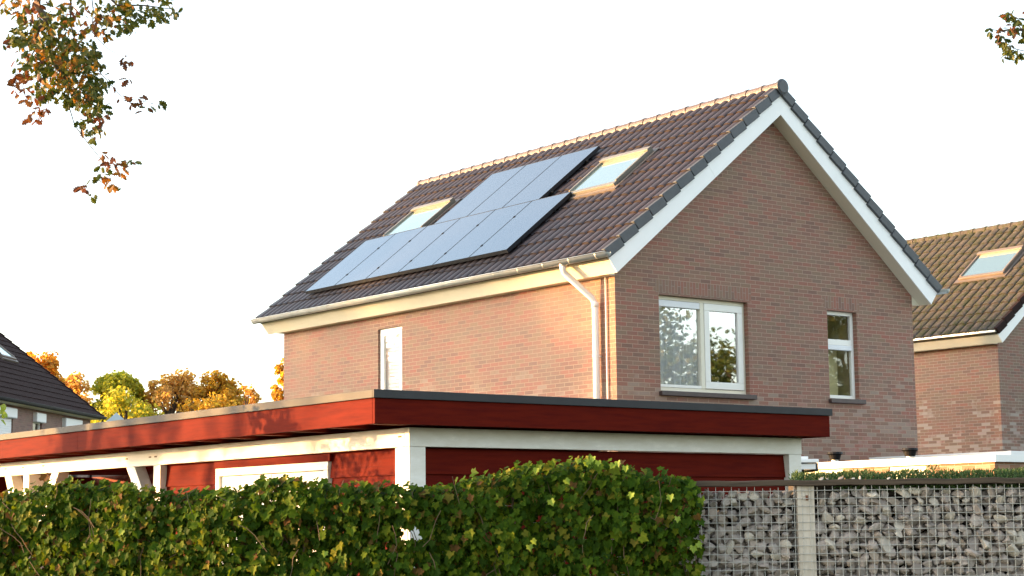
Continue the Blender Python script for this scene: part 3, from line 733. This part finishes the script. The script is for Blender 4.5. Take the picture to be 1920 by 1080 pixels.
rel(mb.build('wire_mesh', M['wire'], Gb), Gb)
mb = MB(); mb.box((1.945, YG-.004, 0), (2.062, YG+.10, 1.788)); mb.box((1.975, YG-.008, 1.715), (1.998, YG-.004, 1.74), 0); rel(mb.build('post', M['post_c'], Gb, bevel=.006), Gb)
rs = MB(); rs.box((2.002, YG-.009, 1.69), (2.018, YG-.003, 1.725)); rel(rs.build('rusty_bracket', mat_plain('rust', (.16, .06, .03), .8, var=.4, scale=30), Gb), Gb)
mb = MB(); n = 40; base = 0
for i in range(n+1):
    x = 1.20+i*4.0/n; d = .004*math.sin(i*1.3)+.003*math.sin(i*3.1)
    for (yy, zz) in ((YG-.03, 1.791+d*.7), (YG-.03, 1.829+d), (YG+.11, 1.832+d*.5), (YG+.11, 1.792)): mb.v.append((x, yy, zz))
for i in range(n):
    for q in range(4): a = i*4+q; b_ = i*4+(q+1) % 4; mb.f.append((a, b_, b_+4, a+4)); mb.m.append(0)
mb.f.append((3, 2, 1, 0)); mb.f.append((n*4, n*4+1, n*4+2, n*4+3)); mb.m += [0, 0]
rel(mb.build('rail', M['rail'], Gb, bevel=.004), Gb)

def stone_mesh(seed, name='stone'):
    r = random.Random(seed); bm_ = bmesh.new(); bmesh.ops.create_icosphere(bm_, subdivisions=2, radius=1)
    planes = [(Vector((r.gauss(0, 1), r.gauss(0, 1), r.gauss(0, 1))).normalized(), r.uniform(.36, .74)) for _ in range(9)]
    sx, sy, sz = r.uniform(.85, 1.3), r.uniform(.7, 1.0), r.uniform(.6, .95)
    for v in bm_.verts:
        for nrm, d in planes:
            e = v.co.dot(nrm)-d
            if e > 0: v.co -= nrm*e
        v.co = Vector((v.co.x*sx, v.co.y*sy, v.co.z*sz))
    me = bpy.data.meshes.new(name); bm_.to_mesh(me); bm_.free(); return me
def mat_stone(name, c1, c2):
    m, t, b = nodes(name); v = objco(t); oi = N(t, 'ShaderNodeObjectInfo'); g_ = N(t, 'ShaderNodeNewGeometry')
    n = noise(t, v, 1.6, 5, .7); r = ramp(t, [(.3, c1), (.7, c2)]); L(t, n, r.inputs[0])
    k = math_(t, 'ADD', math_(t, 'MULTIPLY', oi.outputs['Random'], .5), math_(t, 'MULTIPLY', g_.outputs['Random Per Island'], .5))
    bc = N(t, 'ShaderNodeMapRange'); L(t, k, bc.inputs[0]); bc.inputs[3].default_value = .62; bc.inputs[4].default_value = 1.38
    mm = N(t, 'ShaderNodeVectorMath', operation='SCALE'); L(t, r.outputs[0], mm.inputs[0]); L(t, bc.outputs[0], mm.inputs['Scale'])
    L(t, mm.outputs[0], b.inputs['Base Color']); setin(b, Roughness=.75); bump(t, b, noise(t, v, 9, 4, .7), .4, .03); return m
SM = {'grey': mat_stone('grey_stone', (.24, .205, .18), (.36, .31, .275)), 'pale': mat_stone('pale_stone', (.42, .37, .31), (.52, .47, .40)), 'brown': mat_stone('brownish_stone', (.26, .21, .17), (.35, .29, .24))}
protos = {}
for kn, mt in SM.items():
    protos[kn] = []
    for i in range(8):
        me = stone_mesh(100*len(protos)+i); me.materials.append(mt); protos[kn].append(me)
slabel = {'grey': 'mid grey crushed stone packed behind the fence wire', 'pale': 'pale whitish crushed stone among grey ones behind the fence wire', 'brown': 'brownish crushed stone among grey ones behind the fence wire'}
rest = MB(); count = 0
def add_rest(me, loc, rot, sc3):
    Mx = Matrix.Translation(loc) @ rot.to_matrix().to_4x4() @ Matrix.Diagonal((*sc3, 1))
    rest.add([Mx @ v.co for v in me.vertices], [tuple(p.vertices) for p in me.polygons])
from mathutils import Euler
for layer in range(3):
    zi = 0; z = 1.762-(.0 if layer == 0 else .012)
    while z > .0:
        x = 1.20+(zi % 2)*.031
        while x < 4.6:
            if 1.90 < x < 2.10 and layer < 2: x += .062; continue
            if z > 1.70 and 2.1 < x < 2.75 and rnd.random() < .45: x += .06; continue
            kn = rnd.choices(['grey', 'pale', 'brown'], [.66, .14, .20])[0]
            r = rnd.uniform(.036, .060)*(1.1 if z < 1.5 else 1.0)
            loc = Vector((x+rnd.uniform(-.012, .012), YG+.036+layer*.055+rnd.uniform(-.004, .016), z-.03+rnd.uniform(-.012, .012)))
            rot = Euler((rnd.gauss(0, .5), rnd.gauss(0, .55), rnd.uniform(0, 6.3))); sc3 = (r*1.12, r*1.1, r*.92)
            me = rnd.choice(protos[kn])
            vis = layer == 0 and 1.22 < x < 3.50 and z > 1.275
            if vis and count < 300:
                o = bpy.data.objects.new('stone', me); col.objects.link(o); o.location = loc; o.rotation_euler = rot; o.scale = sc3
                tag(o, slabel[kn], 'stone', {'grey': 'mid grey stones in the gabion', 'pale': 'pale stones in the gabion', 'brown': 'brownish stones in the gabion'}[kn]); count += 1
            elif z > 1.0 or layer == 0: add_rest(me, loc, rot, sc3)
            x += rnd.uniform(.064, .084)
        z -= .058; zi += 1
so_ = rest.build('stone_fill', SM['grey']); tag(so_, 'crushed grey stone filling deeper inside the gabion', 'stones', kind='stuff')
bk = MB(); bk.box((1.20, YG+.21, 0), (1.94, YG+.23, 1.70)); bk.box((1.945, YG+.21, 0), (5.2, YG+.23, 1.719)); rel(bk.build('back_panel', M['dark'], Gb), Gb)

# ------------------------------------------------------------------ leaves
IVY = [(0, 0), (.28, -.16), (.52, .02), (.42, .26), (.56, .52), (.26, .58), (0, 1.0), (-.26, .58), (-.56, .52), (-.42, .26), (-.52, .02), (-.28, -.16)]
OAK = [(0, 0), (.10, .15), (.26, .22), (.16, .34), (.34, .46), (.20, .56), (.34, .72), (.16, .80), (.14, .94), (0, 1.0), (-.14, .94), (-.16, .80), (-.34, .72), (-.20, .56), (-.34, .46), (-.16, .34), (-.26, .22), (-.10, .15)]
def leaf(mb, shape, p, nrm, tip, size, mi=0, fold=.18):
    nrm = nrm.normalized(); tip = (tip-nrm*tip.dot(nrm))
    if tip.length < 1e-4: tip = nrm.orthogonal()
    tip.normalize(); sd = tip.cross(nrm); n = len(shape); h = n//2
    vs = [p+(sd*a+tip*b+nrm*(abs(a)*fold - b*b*.12))*size for a, b in shape]
    mb.add(vs, [tuple(range(0, h+1)), tuple([0]+list(range(h, n)))], mi)

# ------------------------------------------------------------------ ivy hedge
Iv = empty('ivy_hedge', (-1.8, 12.3, 0)); tag(Iv, 'dense green ivy hedge running along the front of the red shed', 'hedge')
prof = [(-700, 915), (-300, 922), (0, 929), (25, 928), (75, 914), (110, 908), (170, 913), (230, 916), (270, 924), (300, 930), (350, 927), (420, 924), (470, 914), (490, 902), (540, 902), (600, 908), (625, 919), (700, 914), (760, 920), (800, 914), (840, 914), (900, 897), (940, 886), (1000, 874), (1100, 866), (1160, 872), (1220, 893), (1290, 897), (1316, 912)]
def bend(x):     # left half bent back, shaped so its leaves catch the low sun
    return 0.0 if x > -.9 else (-.9-x)**2*.16 if x > -2.1 else .2304+(-2.1-x)*.384
tops = []
for a, b in prof:
    Yq = 12.25
    for _ in range(6): Yq = 12.25+bend(at(a, b, Yq).x)
    tops.append((at(a, b, Yq).x, at(a, b, Yq).z))
def topz(x):
    if x <= tops[0][0]: return tops[0][1]
    for (a, za_), (b, zb_) in zip(tops, tops[1:]):
        if a <= x <= b: return za_+(zb_-za_)*(x-a)/(b-a)
    return tops[-1][1]
hole = at(772, 999, 12.3)
rnd = random.Random(3)
mb = MB()
from mathutils import noise as mn
xr = at(1314, 1000, 12.2).x
def ivy_leaf(x, z, dep, tp):
    bumpv = mn.noise(Vector((x*3.1, z*3.1, 0)))*.11+mn.noise(Vector((x*9, z*9, 4)))*.09
    edge = max(0, z-(tp-.10))
    y = 12.20+bend(x)+bumpv+dep+edge*.9
    if abs(x-hole.x) < .075+mn.noise(Vector((x*30, z*30, 1)))*.03 and abs(z-hole.z) < .045: return
    up = min(1, edge*8)
    nrm = Vector((rnd.gauss(-.38, .5), -1.0+.5*up+rnd.gauss(0, .25), rnd.gauss(.35, .35)+up*.8))
    tip = Vector((rnd.gauss(0, .5), rnd.gauss(-.1, .2), -1+rnd.gauss(0, .35)+up*.6))
    leaf(mb, IVY, Vector((x, y, z)), nrm, tip, rnd.choice((.028, .038, .046, .054, .064))*rnd.uniform(.8, 1.15), 0, rnd.uniform(.05, .35))
x0 = -5.9
for i in range(21500):
    x = rnd.uniform(x0, xr+.02); tp = topz(x)
    z = 1.15+(tp+.015-1.15)*rnd.random()**.92
    xe = xr+.02*math.sin(z*23)+.015*math.sin(z*61)
    if x > xe: continue
    ivy_leaf(x, z, rnd.random()**1.1*.30, tp)
for i in range(5500):
    x = rnd.uniform(x0, xr); ivy_leaf(x, rnd.uniform(.05, 1.2), rnd.random()**1.5*.2, 9)
for i in range(420):     # loose sprigs on the top
    x = rnd.uniform(x0, xr); tp = topz(x); ivy_leaf(x, tp+rnd.random()**2*.055, rnd.uniform(-.02, .15), tp+.04)
rel(mb.build('foliage', M['ivy'], Iv), Iv)
mb = MB()
for (a, b) in ((1084, 866), (1122, 870), (1173, 880), (1060, 905), (1185, 930), (1270, 975), (1105, 868), (1112, 862), (1098, 872), (1158, 871), (1150, 876), (1006, 884), (1257, 934), (1308, 1024), (1300, 1030), (1032, 943), (992, 1028), (998, 1018), (230, 1000), (610, 1040)):
    p = at(a, b, 12.06+(bend(at(a, b, 12.3).x) if a < 700 else 0)); leaf(mb, IVY, p+Vector((0, 0, .02)), Vector((rnd.gauss(0, .3), -1, .4)), Vector((rnd.gauss(0, .4), 0, -1)), rnd.uniform(.04, .055))
rel(mb.build('young_leaves', M['ivy_new'], Iv), Iv)
mb = MB()
for i in range(190):
    x = rnd.uniform(x0, xr); z = rnd.uniform(.9, topz(x)-.05); d = Vector((rnd.gauss(0, .5), rnd.gauss(0, .1), 1)).normalized(); p = Vector((x, 12.18+bend(x)+rnd.uniform(.0, .2), z-.1)); pts = [p]
    for k in range(4): d = (d+Vector((rnd.gauss(0, .35), rnd.gauss(0, .1), rnd.gauss(0, .2)))).normalized(); pts.append(pts[-1]+d*.07)
    mb.tube(pts, .0028, 4)
for x in [x0+.45*i for i in range(16)]: mb.tube([(x, 12.42+bend(x), 0), (x+rnd.uniform(-.1, .1), 12.40+bend(x), .9), (x+rnd.uniform(-.1, .1), 12.38+bend(x), topz(x)-.12)], [.025, .018, .008], 6)
rel(mb.build('stem', M['stem'], Iv), Iv)
mb = MB()
x = x0
while x < xr-.05: mb.tube([(x, 12.46+bend(x), 0), (x, 12.46+bend(x), topz(x)-.08)], .003, 4); x += .12
for z in [i*.12 for i in range(1, 15)]: mb.tube([(x0+(xr-.05-x0)*q/24, 12.464+bend(x0+(xr-.05-x0)*q/24), z) for q in range(25)], .003, 4)
rel(mb.build('wire_mesh', M['wire'], Iv), Iv)

# low green plants behind the rail
mb = MB(); rnd = random.Random(8)
M['sedum'] = mat_leaf('low_plant_leaf', [(0, (.03, .075, .015)), (.6, (.06, .13, .03)), (1, (.12, .17, .05))], .25, .6)
for i in range(12000):
    x = rnd.uniform(1.95, 4.6); hh = .055+.025*mn.noise(Vector((x*6, 0, 0)))+.012*mn.noise(Vector((x*21, 0, 3)))
    hh += .035*math.exp(-((x-2.93)/.02)**2)
    if x < 2.25: hh *= .9
    z = 1.822+rnd.random()**1.2*max(.01, hh+.012); y = YG+.02+rnd.uniform(0, .35)
    leaf(mb, [(0, 0), (.14, .4), (0, 1), (-.14, .4)], Vector((x, y, z-.01)), Vector((rnd.gauss(0, 1), -1, rnd.gauss(0, .5))), Vector((rnd.gauss(0, .5), rnd.gauss(0, .3), 1)), rnd.uniform(.016, .034), 0)
for i in range(2000):      # moss hanging under the rail
    x = rnd.uniform(2.2, 4.6); z = 1.79-rnd.random()**2*.035; leaf(mb, [(0, 0), (.3, .4), (0, 1), (-.3, .4)], Vector((x, YG+rnd.uniform(.0, .08), z)), Vector((rnd.gauss(0, 1), -1, rnd.gauss(0, .5))), Vector((rnd.gauss(0, .5), 0, -1)), rnd.uniform(.008, .018), 0)
tag(mb.build('moss_plants', M['sedum']), 'low green plants and moss growing along the wooden fence rail', 'plants', kind='stuff')
bed = MB(); bed.box((1.95, YG+.13, 1.72), (4.9, YG+.42, 1.812)); tag(bed.build('soil_bed', mat_plain('soil', (.05, .04, .03), .95, var=.3, scale=12, bumpy=.4)), kind='structure')
mb = MB()
for (a, b, r) in ((1540, 898, .016), (1551, 899, .008), (1575, 898, .016), (1600, 898, .012), (1612, 897, .016), (1666, 898, .014)):
    p = at(a, b, YG-.005); o = bpy.data.objects.new('pebble', protos['pale' if a not in (1575,) else 'brown'][a % 8]); col.objects.link(o)
    o.location = Vector((p.x, p.y, 1.836)); o.scale = (r*1.3, r, r*.7); o.rotation_euler = (a, b, 0)
    tag(o, 'small pebble lying on the wooden fence rail below the plants', 'pebble', 'pebbles on the fence rail')

# ------------------------------------------------------------------ trees
def tree(name, label, x, y, h, cr, ch, n, size, lm, tr=.14, seed=0, base=None, clumps=26, group=None, spread=.30, shape=None, limb=True, sparse=1.0):
    r = random.Random(seed); T = empty(name, (x, y, 0)); tag(T, label, 'tree', group)
    base = h-ch if base is None else base; cz = h-ch/2
    cs_ = []
    for i in range(clumps):
        while True:
            p = Vector((r.uniform(-1, 1), r.uniform(-1, 1), r.uniform(-1, 1)))
            if .2 < p.x**2+p.y**2+p.z**4 < 1: break
        k = 1-.25*max(0, p.z)
        cs_.append((Vector((p.x*cr*k, p.y*cr*k, cz+p.z*ch/2)), r.uniform(.6, 1.25)*spread*cr))
    mb = MB(); tot = sum(c[1]**2 for c in cs_)
    for c, cr_ in cs_:
        for i in range(int(n*cr_**2/tot)):
            d = Vector((r.gauss(0, 1), r.gauss(0, 1), r.gauss(0, .8))); d = d.normalized()*cr_*(r.random()**.45)*1.0
            p = c+d; leaf(mb, shape or [(0, 0), (.42, .35), (.3, .8), (0, 1), (-.3, .8), (-.42, .35)], p, d+Vector((r.gauss(0, 1), r.gauss(0, 1), r.gauss(.4, 1)))*cr_*.6, Vector((r.gauss(0, 1), r.gauss(0, 1), -.6)), size*r.uniform(.6, 1.3))
    mb.build('crown', lm, T)
    tb = MB(); tb.tube([(0, 0, 0), (.05, .02, base*.6), (-.04, .05, cz), (0, 0, h-.6)], [tr, tr*.8, tr*.5, tr*.12], 9)
    if limb:
        for c, cr_ in cs_[:int(clumps*.7)]:
            z0 = max(base*.8, c.z-ch*.35); tb.tube([(0, 0, z0), tuple(Vector((c.x*.5, c.y*.5, (z0+c.z)/2+.1))), tuple(c)], [tr*.4, tr*.22, tr*.06], 6)
    tb.build('trunk', M['barkd'], T); return T
OR_ = mat_leaf('orange_leaf', [(0, (.58, .26, .04)), (.5, (.74, .38, .05)), (1, (.80, .52, .08))], .62, .6, dk=.2)
YG_ = mat_leaf('yellow_green_leaf', [(0, (.30, .36, .04)), (.5, (.52, .52, .06)), (1, (.74, .64, .08))], .62, .6, dk=.2)
OG_ = mat_leaf('mixed_autumn_leaf', [(0, (.40, .32, .04)), (.35, (.64, .36, .05)), (.75, (.78, .44, .06)), (1, (.80, .56, .08))], .62, .6, dk=.2)
GR_ = mat_leaf('green_leaf', [(0, (.03, .06, .01)), (.7, (.07, .11, .02)), (1, (.16, .16, .03))], .4, .5)
PK_ = mat_leaf('russet_leaf', [(0, (.60, .34, .11)), (.5, (.72, .44, .14)), (1, (.76, .56, .17))], .62, .6, dk=.2)
Yt = 88.0; tg_ = 'autumn trees behind the shed roof'
def far(px0, px1, pyt, label, lm, seed, Y=Yt, chf=.5, n=12000, size=.17, clumps=60, **k):
    cx = (px0+px1)/2; p = at(cx, pyt, Y); cr = (px1-px0)/2*Y/F_PX
    return tree('tree', label, p.x, Y, p.z, cr, p.z*chf, n, size, lm, .22, seed, clumps=clumps, group=tg_, spread=.30, **k)
far(20, 125, 655, 'tall orange autumn tree rising behind the dark roof of the left house', OR_, 1, n=8000)
far(92, 178, 706, 'small russet autumn tree peeking just past the corner of the dark left roof', PK_, 2, Y=92, n=4500)
far(168, 275, 692, 'yellow green tree between the dark left roof and the orange trees', YG_, 3)
far(262, 385, 698, 'pale orange russet tree in the middle of the row over the shed roof', PK_, 4, n=8000)
far(365, 455, 696, 'deep orange tree right of the russet tree over the shed roof', OG_, 5, n=7000)
far(430, 492, 722, 'low brown green tree at the right end of the tree row', PK_, 6, Y=96, n=3500)
far(150, 320, 745, 'low yellow bushy tree in front of the yellow green tree', YG_, 7, Y=84, n=6000)
far(330, 480, 742, 'low orange bushy tree in front of the deep orange tree', OG_, 8, Y=84, n=6000)
far(508, 570, 668, 'narrow golden tree half hidden by the left wall of the brick house', OG_, 9, Y=90, n=4500)

# shrub whose top pokes up at the left edge
T = tree('garden_shrub', 'young bright green shrub tip at the left edge above the shed roof', -4.62, 15.0, 2.96, .42, 1.9, 900, .06, M['ivy_new'], .03, 31, clumps=16, spread=.4)
T['category'] = 'shrub'; mb = MB()

# oaks near the camera whose twigs hang into the picture
OKg = mat_leaf('green_oak_leaf', [(0, (.035, .065, .008)), (.6, (.085, .11, .012)), (1, (.13, .13, .015))], .4, .5)
OKo = mat_leaf('orange_oak_leaf', [(0, (.22, .085, .008)), (.6, (.36, .16, .012)), (1, (.50, .28, .02))], .45, .5)
OKr = mat_leaf('russet_oak_leaf', [(0, (.11, .04, .02)), (.6, (.18, .06, .025)), (1, (.22, .11, .04))], .4, .5)
def oak(label, trunk, YO, clusters, twigs, limbs, seed):
    r = random.Random(seed); T = empty('oak_tree', (trunk[0], trunk[1], 0)); tag(T, label, 'tree')
    lv = MB()
    for (a, b, rad, n, kinds) in clusters:
        for i in range(int(n*3.3) if rad > 17 else int(n*1.7)):
            ang = r.uniform(0, 6.3); q = rad*math.sqrt(r.random())
            p = at(a+q*math.cos(ang), b+q*math.sin(ang)*.9, YO+r.uniform(-.35, .35)*min(1, rad/25))
            leaf(lv, OAK, p-T.location, Vector((r.gauss(0, 1), r.gauss(-.8, .8), r.gauss(.2, .8))), Vector((r.gauss(0, .9), r.gauss(0, .6), -.7)), r.uniform(.030, .066), 'gor'.index(r.choice(kinds+('gg' if rad > 17 else ''))), r.uniform(.1, .4))
    # the rest of the crown, above and beside the picture
    tx, ty, tz, rx, rz = limbs
    for i in range(70):
        c = Vector((tx+r.uniform(-rx, rx), ty+r.uniform(-rx, rx), tz+r.uniform(-rz, rz)))
        for j in range(34): leaf(lv, OAK, c+Vector((r.gauss(0, .3), r.gauss(0, .3), r.gauss(0, .25)))-T.location, Vector((r.gauss(0, 1), r.gauss(0, 1), r.gauss(.4, 1))), Vector((r.gauss(0, .9), r.gauss(0, .6), -.7)), r.uniform(.07, .11), r.choice((0, 0, 1, 2)))
    lv.build('crown', [OKg, OKo, OKr], T)
    tw = MB()
    for pts, r0q, r1q in twigs:
        P = [at(a, b, YO)-T.location for a, b in pts]; m_ = len(P); tw.tube(P, [r0q+(r1q-r0q)*i/(m_-1) for i in range(m_)], 6)
    tr_ = MB(); tr_.tube([(0, 0, 0), (.1, .05, 2.5), (-.1, 0, 5), (.1, .1, 8), (0, 0, 10.5)], [.30, .24, .2, .13, .04], 12)
    e = at(*twigs[0][0][0], YO)-T.location
    tr_.tube([(0, 0, 4.6), (e.x*.4, e.y*.5, 6.3), (e.x*.8, e.y*.9, e.z+.9), tuple(e)], [.12, .09, .05, twigs[0][1]], 8)
    tr_.build('trunk', M['barkd'], T); tw.build('twig', M['barkd'], T)
    return T
G, O_, R_ = 'g', 'o', 'r'
cl = [(90, 8, 65, 46, 'gor'), (25, 4, 28, 9, 'oor'), (160, 14, 55, 30, 'ogr'), (225, 25, 34, 30, 'ggo'), (272, 6, 45, 24, 'ggg'), (300, 14, 25, 7, 'g'), (325, 18, 12, 3, 'g'), (240, 45, 20, 8, 'gg'), (2, 15, 6, 4, 'g'),
      (60, 52, 42, 30, 'ggo'), (100, 60, 42, 34, 'gog'), (30, 68, 20, 9, 'gg'), (14, 80, 10, 4, 'gr'), (36, 28, 9, 3, 'o'), (185, 45, 24, 9, 'or'), (198, 62, 15, 8, 'go'), (160, 74, 18, 6, 'g'),
      (68, 96, 36, 26, 'gog'), (108, 104, 42, 42, 'gog'), (145, 108, 34, 30, 'goo'), (175, 98, 18, 9, 'g'), (183, 120, 10, 6, 'g'), (95, 136, 42, 40, 'gog'), (140, 140, 42, 44, 'goo'), (180, 156, 22, 17, 'g'), (55, 120, 28, 15, 'gr'),
      (38, 142, 16, 7, 'r'), (42, 165, 16, 7, 'rr'), (55, 182, 12, 6, 'r'), (78, 165, 24, 13, 'gr'), (100, 178, 16, 9, 'g'), (150, 172, 34, 34, 'ggo'), (172, 195, 24, 18, 'g'), (130, 190, 14, 8, 'g'), (192, 205, 10, 4, 'g'),
      (64, 218, 11, 9, 'r'), (82, 202, 9, 4, 'r'), (172, 218, 12, 5, 'r'), (194, 220, 9, 5, 'r'), (160, 235, 18, 7, 'gr'), (182, 250, 15, 8, 'gr'), (170, 250, 12, 4, 'g'),
      (236, 112, 9, 5, 'r'), (212, 160, 4, 1, 'r'), (237, 150, 6, 2, 'r'), (228, 182, 7, 3, 'r'), (245, 188, 9, 4, 'r'), (264, 182, 7, 3, 'r'), (280, 200, 8, 4, 'gr'), (298, 194, 7, 3, 'g'), (272, 210, 4, 1, 'r'), (308, 197, 3, 1, 'g'),
      (188, 290, 7, 4, 'r'), (213, 300, 9, 4, 'r'), (198, 312, 11, 6, 'rg'), (224, 308, 12, 6, 'or'), (244, 304, 10, 4, 'gr'), (224, 325, 7, 4, 'o'), (192, 332, 9, 5, 'og'), (207, 346, 10, 6, 'o'), (175, 337, 5, 3, 'g'), (156, 353, 8, 5, 'r'), (176, 366, 8, 4, 'g'), (224, 352, 4, 1, 'g')]
tw = [([(60, -90), (70, -30), (70, 10), (88, 40), (68, 60), (70, 85), (84, 102), (110, 130), (130, 160)], .028, .009),
      ([(130, 160), (128, 195), (140, 235), (160, 262), (176, 282), (195, 305), (208, 335)], .004, .0018), ([(208, 335), (190, 335), (160, 353)], .002, .0015), ([(195, 305), (225, 310), (250, 300)], .0025, .0015),
      ([(130, -40), (133, 10), (132, 40), (140, 75), (165, 110)], .007, .004), ([(165, -60), (175, 20), (172, 60), (200, 90), (237, 112)], .004, .001), ([(165, 110), (200, 150), (230, 184), (262, 188), (305, 197)], .003, .0012),
      ([(68, 110), (70, 150), (70, 185), (64, 218)], .004, .0015), ([(88, 40), (60, 60), (20, 78)], .008, .003), ([(160, -50), (220, 10), (270, 10), (328, 18)], .01, .002), ([(70, 85), (50, 120), (42, 165)], .006, .002)]
oak('large oak tree with green and orange autumn leaves hanging into the top left corner', (-8.4, 10.2), 11.0, cl, tw, (-6.5, 10.0, 8.4, 2.3, 2.0), 4)
cr_ = [(1892, 28, 8, 10, 'gr'), (1902, 36, 8, 9, 'g'), (1898, 55, 9, 13, 'gr'), (1872, 56, 6, 5, 'r'), (1875, 72, 8, 9, 'gr'), (1888, 84, 9, 10, 'g'), (1890, 98, 6, 6, 'g'), (1884, 110, 4, 3, 'g'), (1856, 56, 5, 3, 'g'), (1905, 100, 7, 5, 'g'), (1917, 98, 6, 5, 'g'), (1919, 74, 5, 4, 'g'), (1940, 60, 22, 40, 'ggr'), (1950, 20, 25, 40, 'ggr'), (1945, 110, 18, 18, 'g')]
tw2 = [([(2040, -60), (1990, 20), (1955, 50), (1918, 56), (1898, 55), (1876, 58), (1858, 55)], .02, .0012), ([(1955, 50), (1930, 98), (1905, 92), (1888, 82)], .005, .002), ([(1888, 82), (1876, 65)], .003, .002), ([(1888, 82), (1884, 112)], .003, .002), ([(1918, 56), (1900, 40), (1882, 50)], .004, .001), ([(1900, 40), (1893, 22)], .003, .001)]
oak('oak tree whose small green twig tips hang in at the top right corner', (9.0, 13.0), 12.0, cr_, tw2, (6.6, 12.2, 7.6, 1.8, 1.8), 9)

# trees outside the frame: seen in the window panes, and shading the garden
rg_ = 'garden trees beside the houses'
tree('tree', 'green tree with open crown standing beyond the right garden, mirrored in the big window', 27.5, 25.4, 12.5, 2.9, 5.8, 2000, .16, GR_, .2, 41, clumps=34, group=rg_, spread=.26)
tree('tree', 'tall tree with high crown farther out in the right garden', 31, 31.0, 14.5, 3.6, 6.2, 3000, .16, GR_, .2, 42, clumps=40, group=rg_, spread=.22)
for i, (x, y, h, lm) in enumerate(((66, 14, 10.5, YG_), (68, 19.5, 9.6, GR_), (66, 25, 10.6, GR_), (70, 9, 12, OG_), (64, 30, 11, GR_))):
    tree('tree', ['yellow green', 'low green', 'bushy green', 'orange', 'dark green'][i]+' tree in the far row beyond the right garden', x, y, h+1.3, 4.2, h*.6, 7000, .24, lm, .25, 50+i, clumps=26, group=rg_, spread=.36)
tree('birch_tree', 'slim birch with thin crown beyond the left edge of the shed', -14.3, 18.5, 8.5, 1.6, 5.5, 2200, .09, YG_, .24, 62, clumps=26, group='slim birches left of the shed', spread=.3)
tree('birch_tree', 'young slim birch nearer the shed, beyond the left edge', -18.0, 17.8, 8.0, 1.3, 6.0, 1800, .09, YG_, .11, 63, clumps=22, group='slim birches left of the shed', spread=.3)
tree('birch_tree', 'bent slim birch farther from the shed, beyond the left edge', -23.0, 16.6, 9.0, 1.6, 6.5, 1800, .09, OG_, .12, 64, clumps=22, group='slim birches left of the shed', spread=.3)
for i, (y, h, lm) in enumerate(((37.8, 11.5, OG_), (42.3, 12.4, YG_), (47.3, 11.8, OG_), (52.8, 12.6, PK_))):  # added unseen trees, crowns kept porous to dim the sun on the house walls
    tree('tree', ['orange', 'yellow green', 'deep orange', 'russet'][i]+' added unseen tree far outside the left edge, filtering the low sun', -58.0-i, y, h, 3.4, 7.6, 7200, .24, lm, .25, 80+i, clumps=60, group='added unseen trees far left', spread=.34)
print('stones', count, 'objects', len(bpy.data.objects))
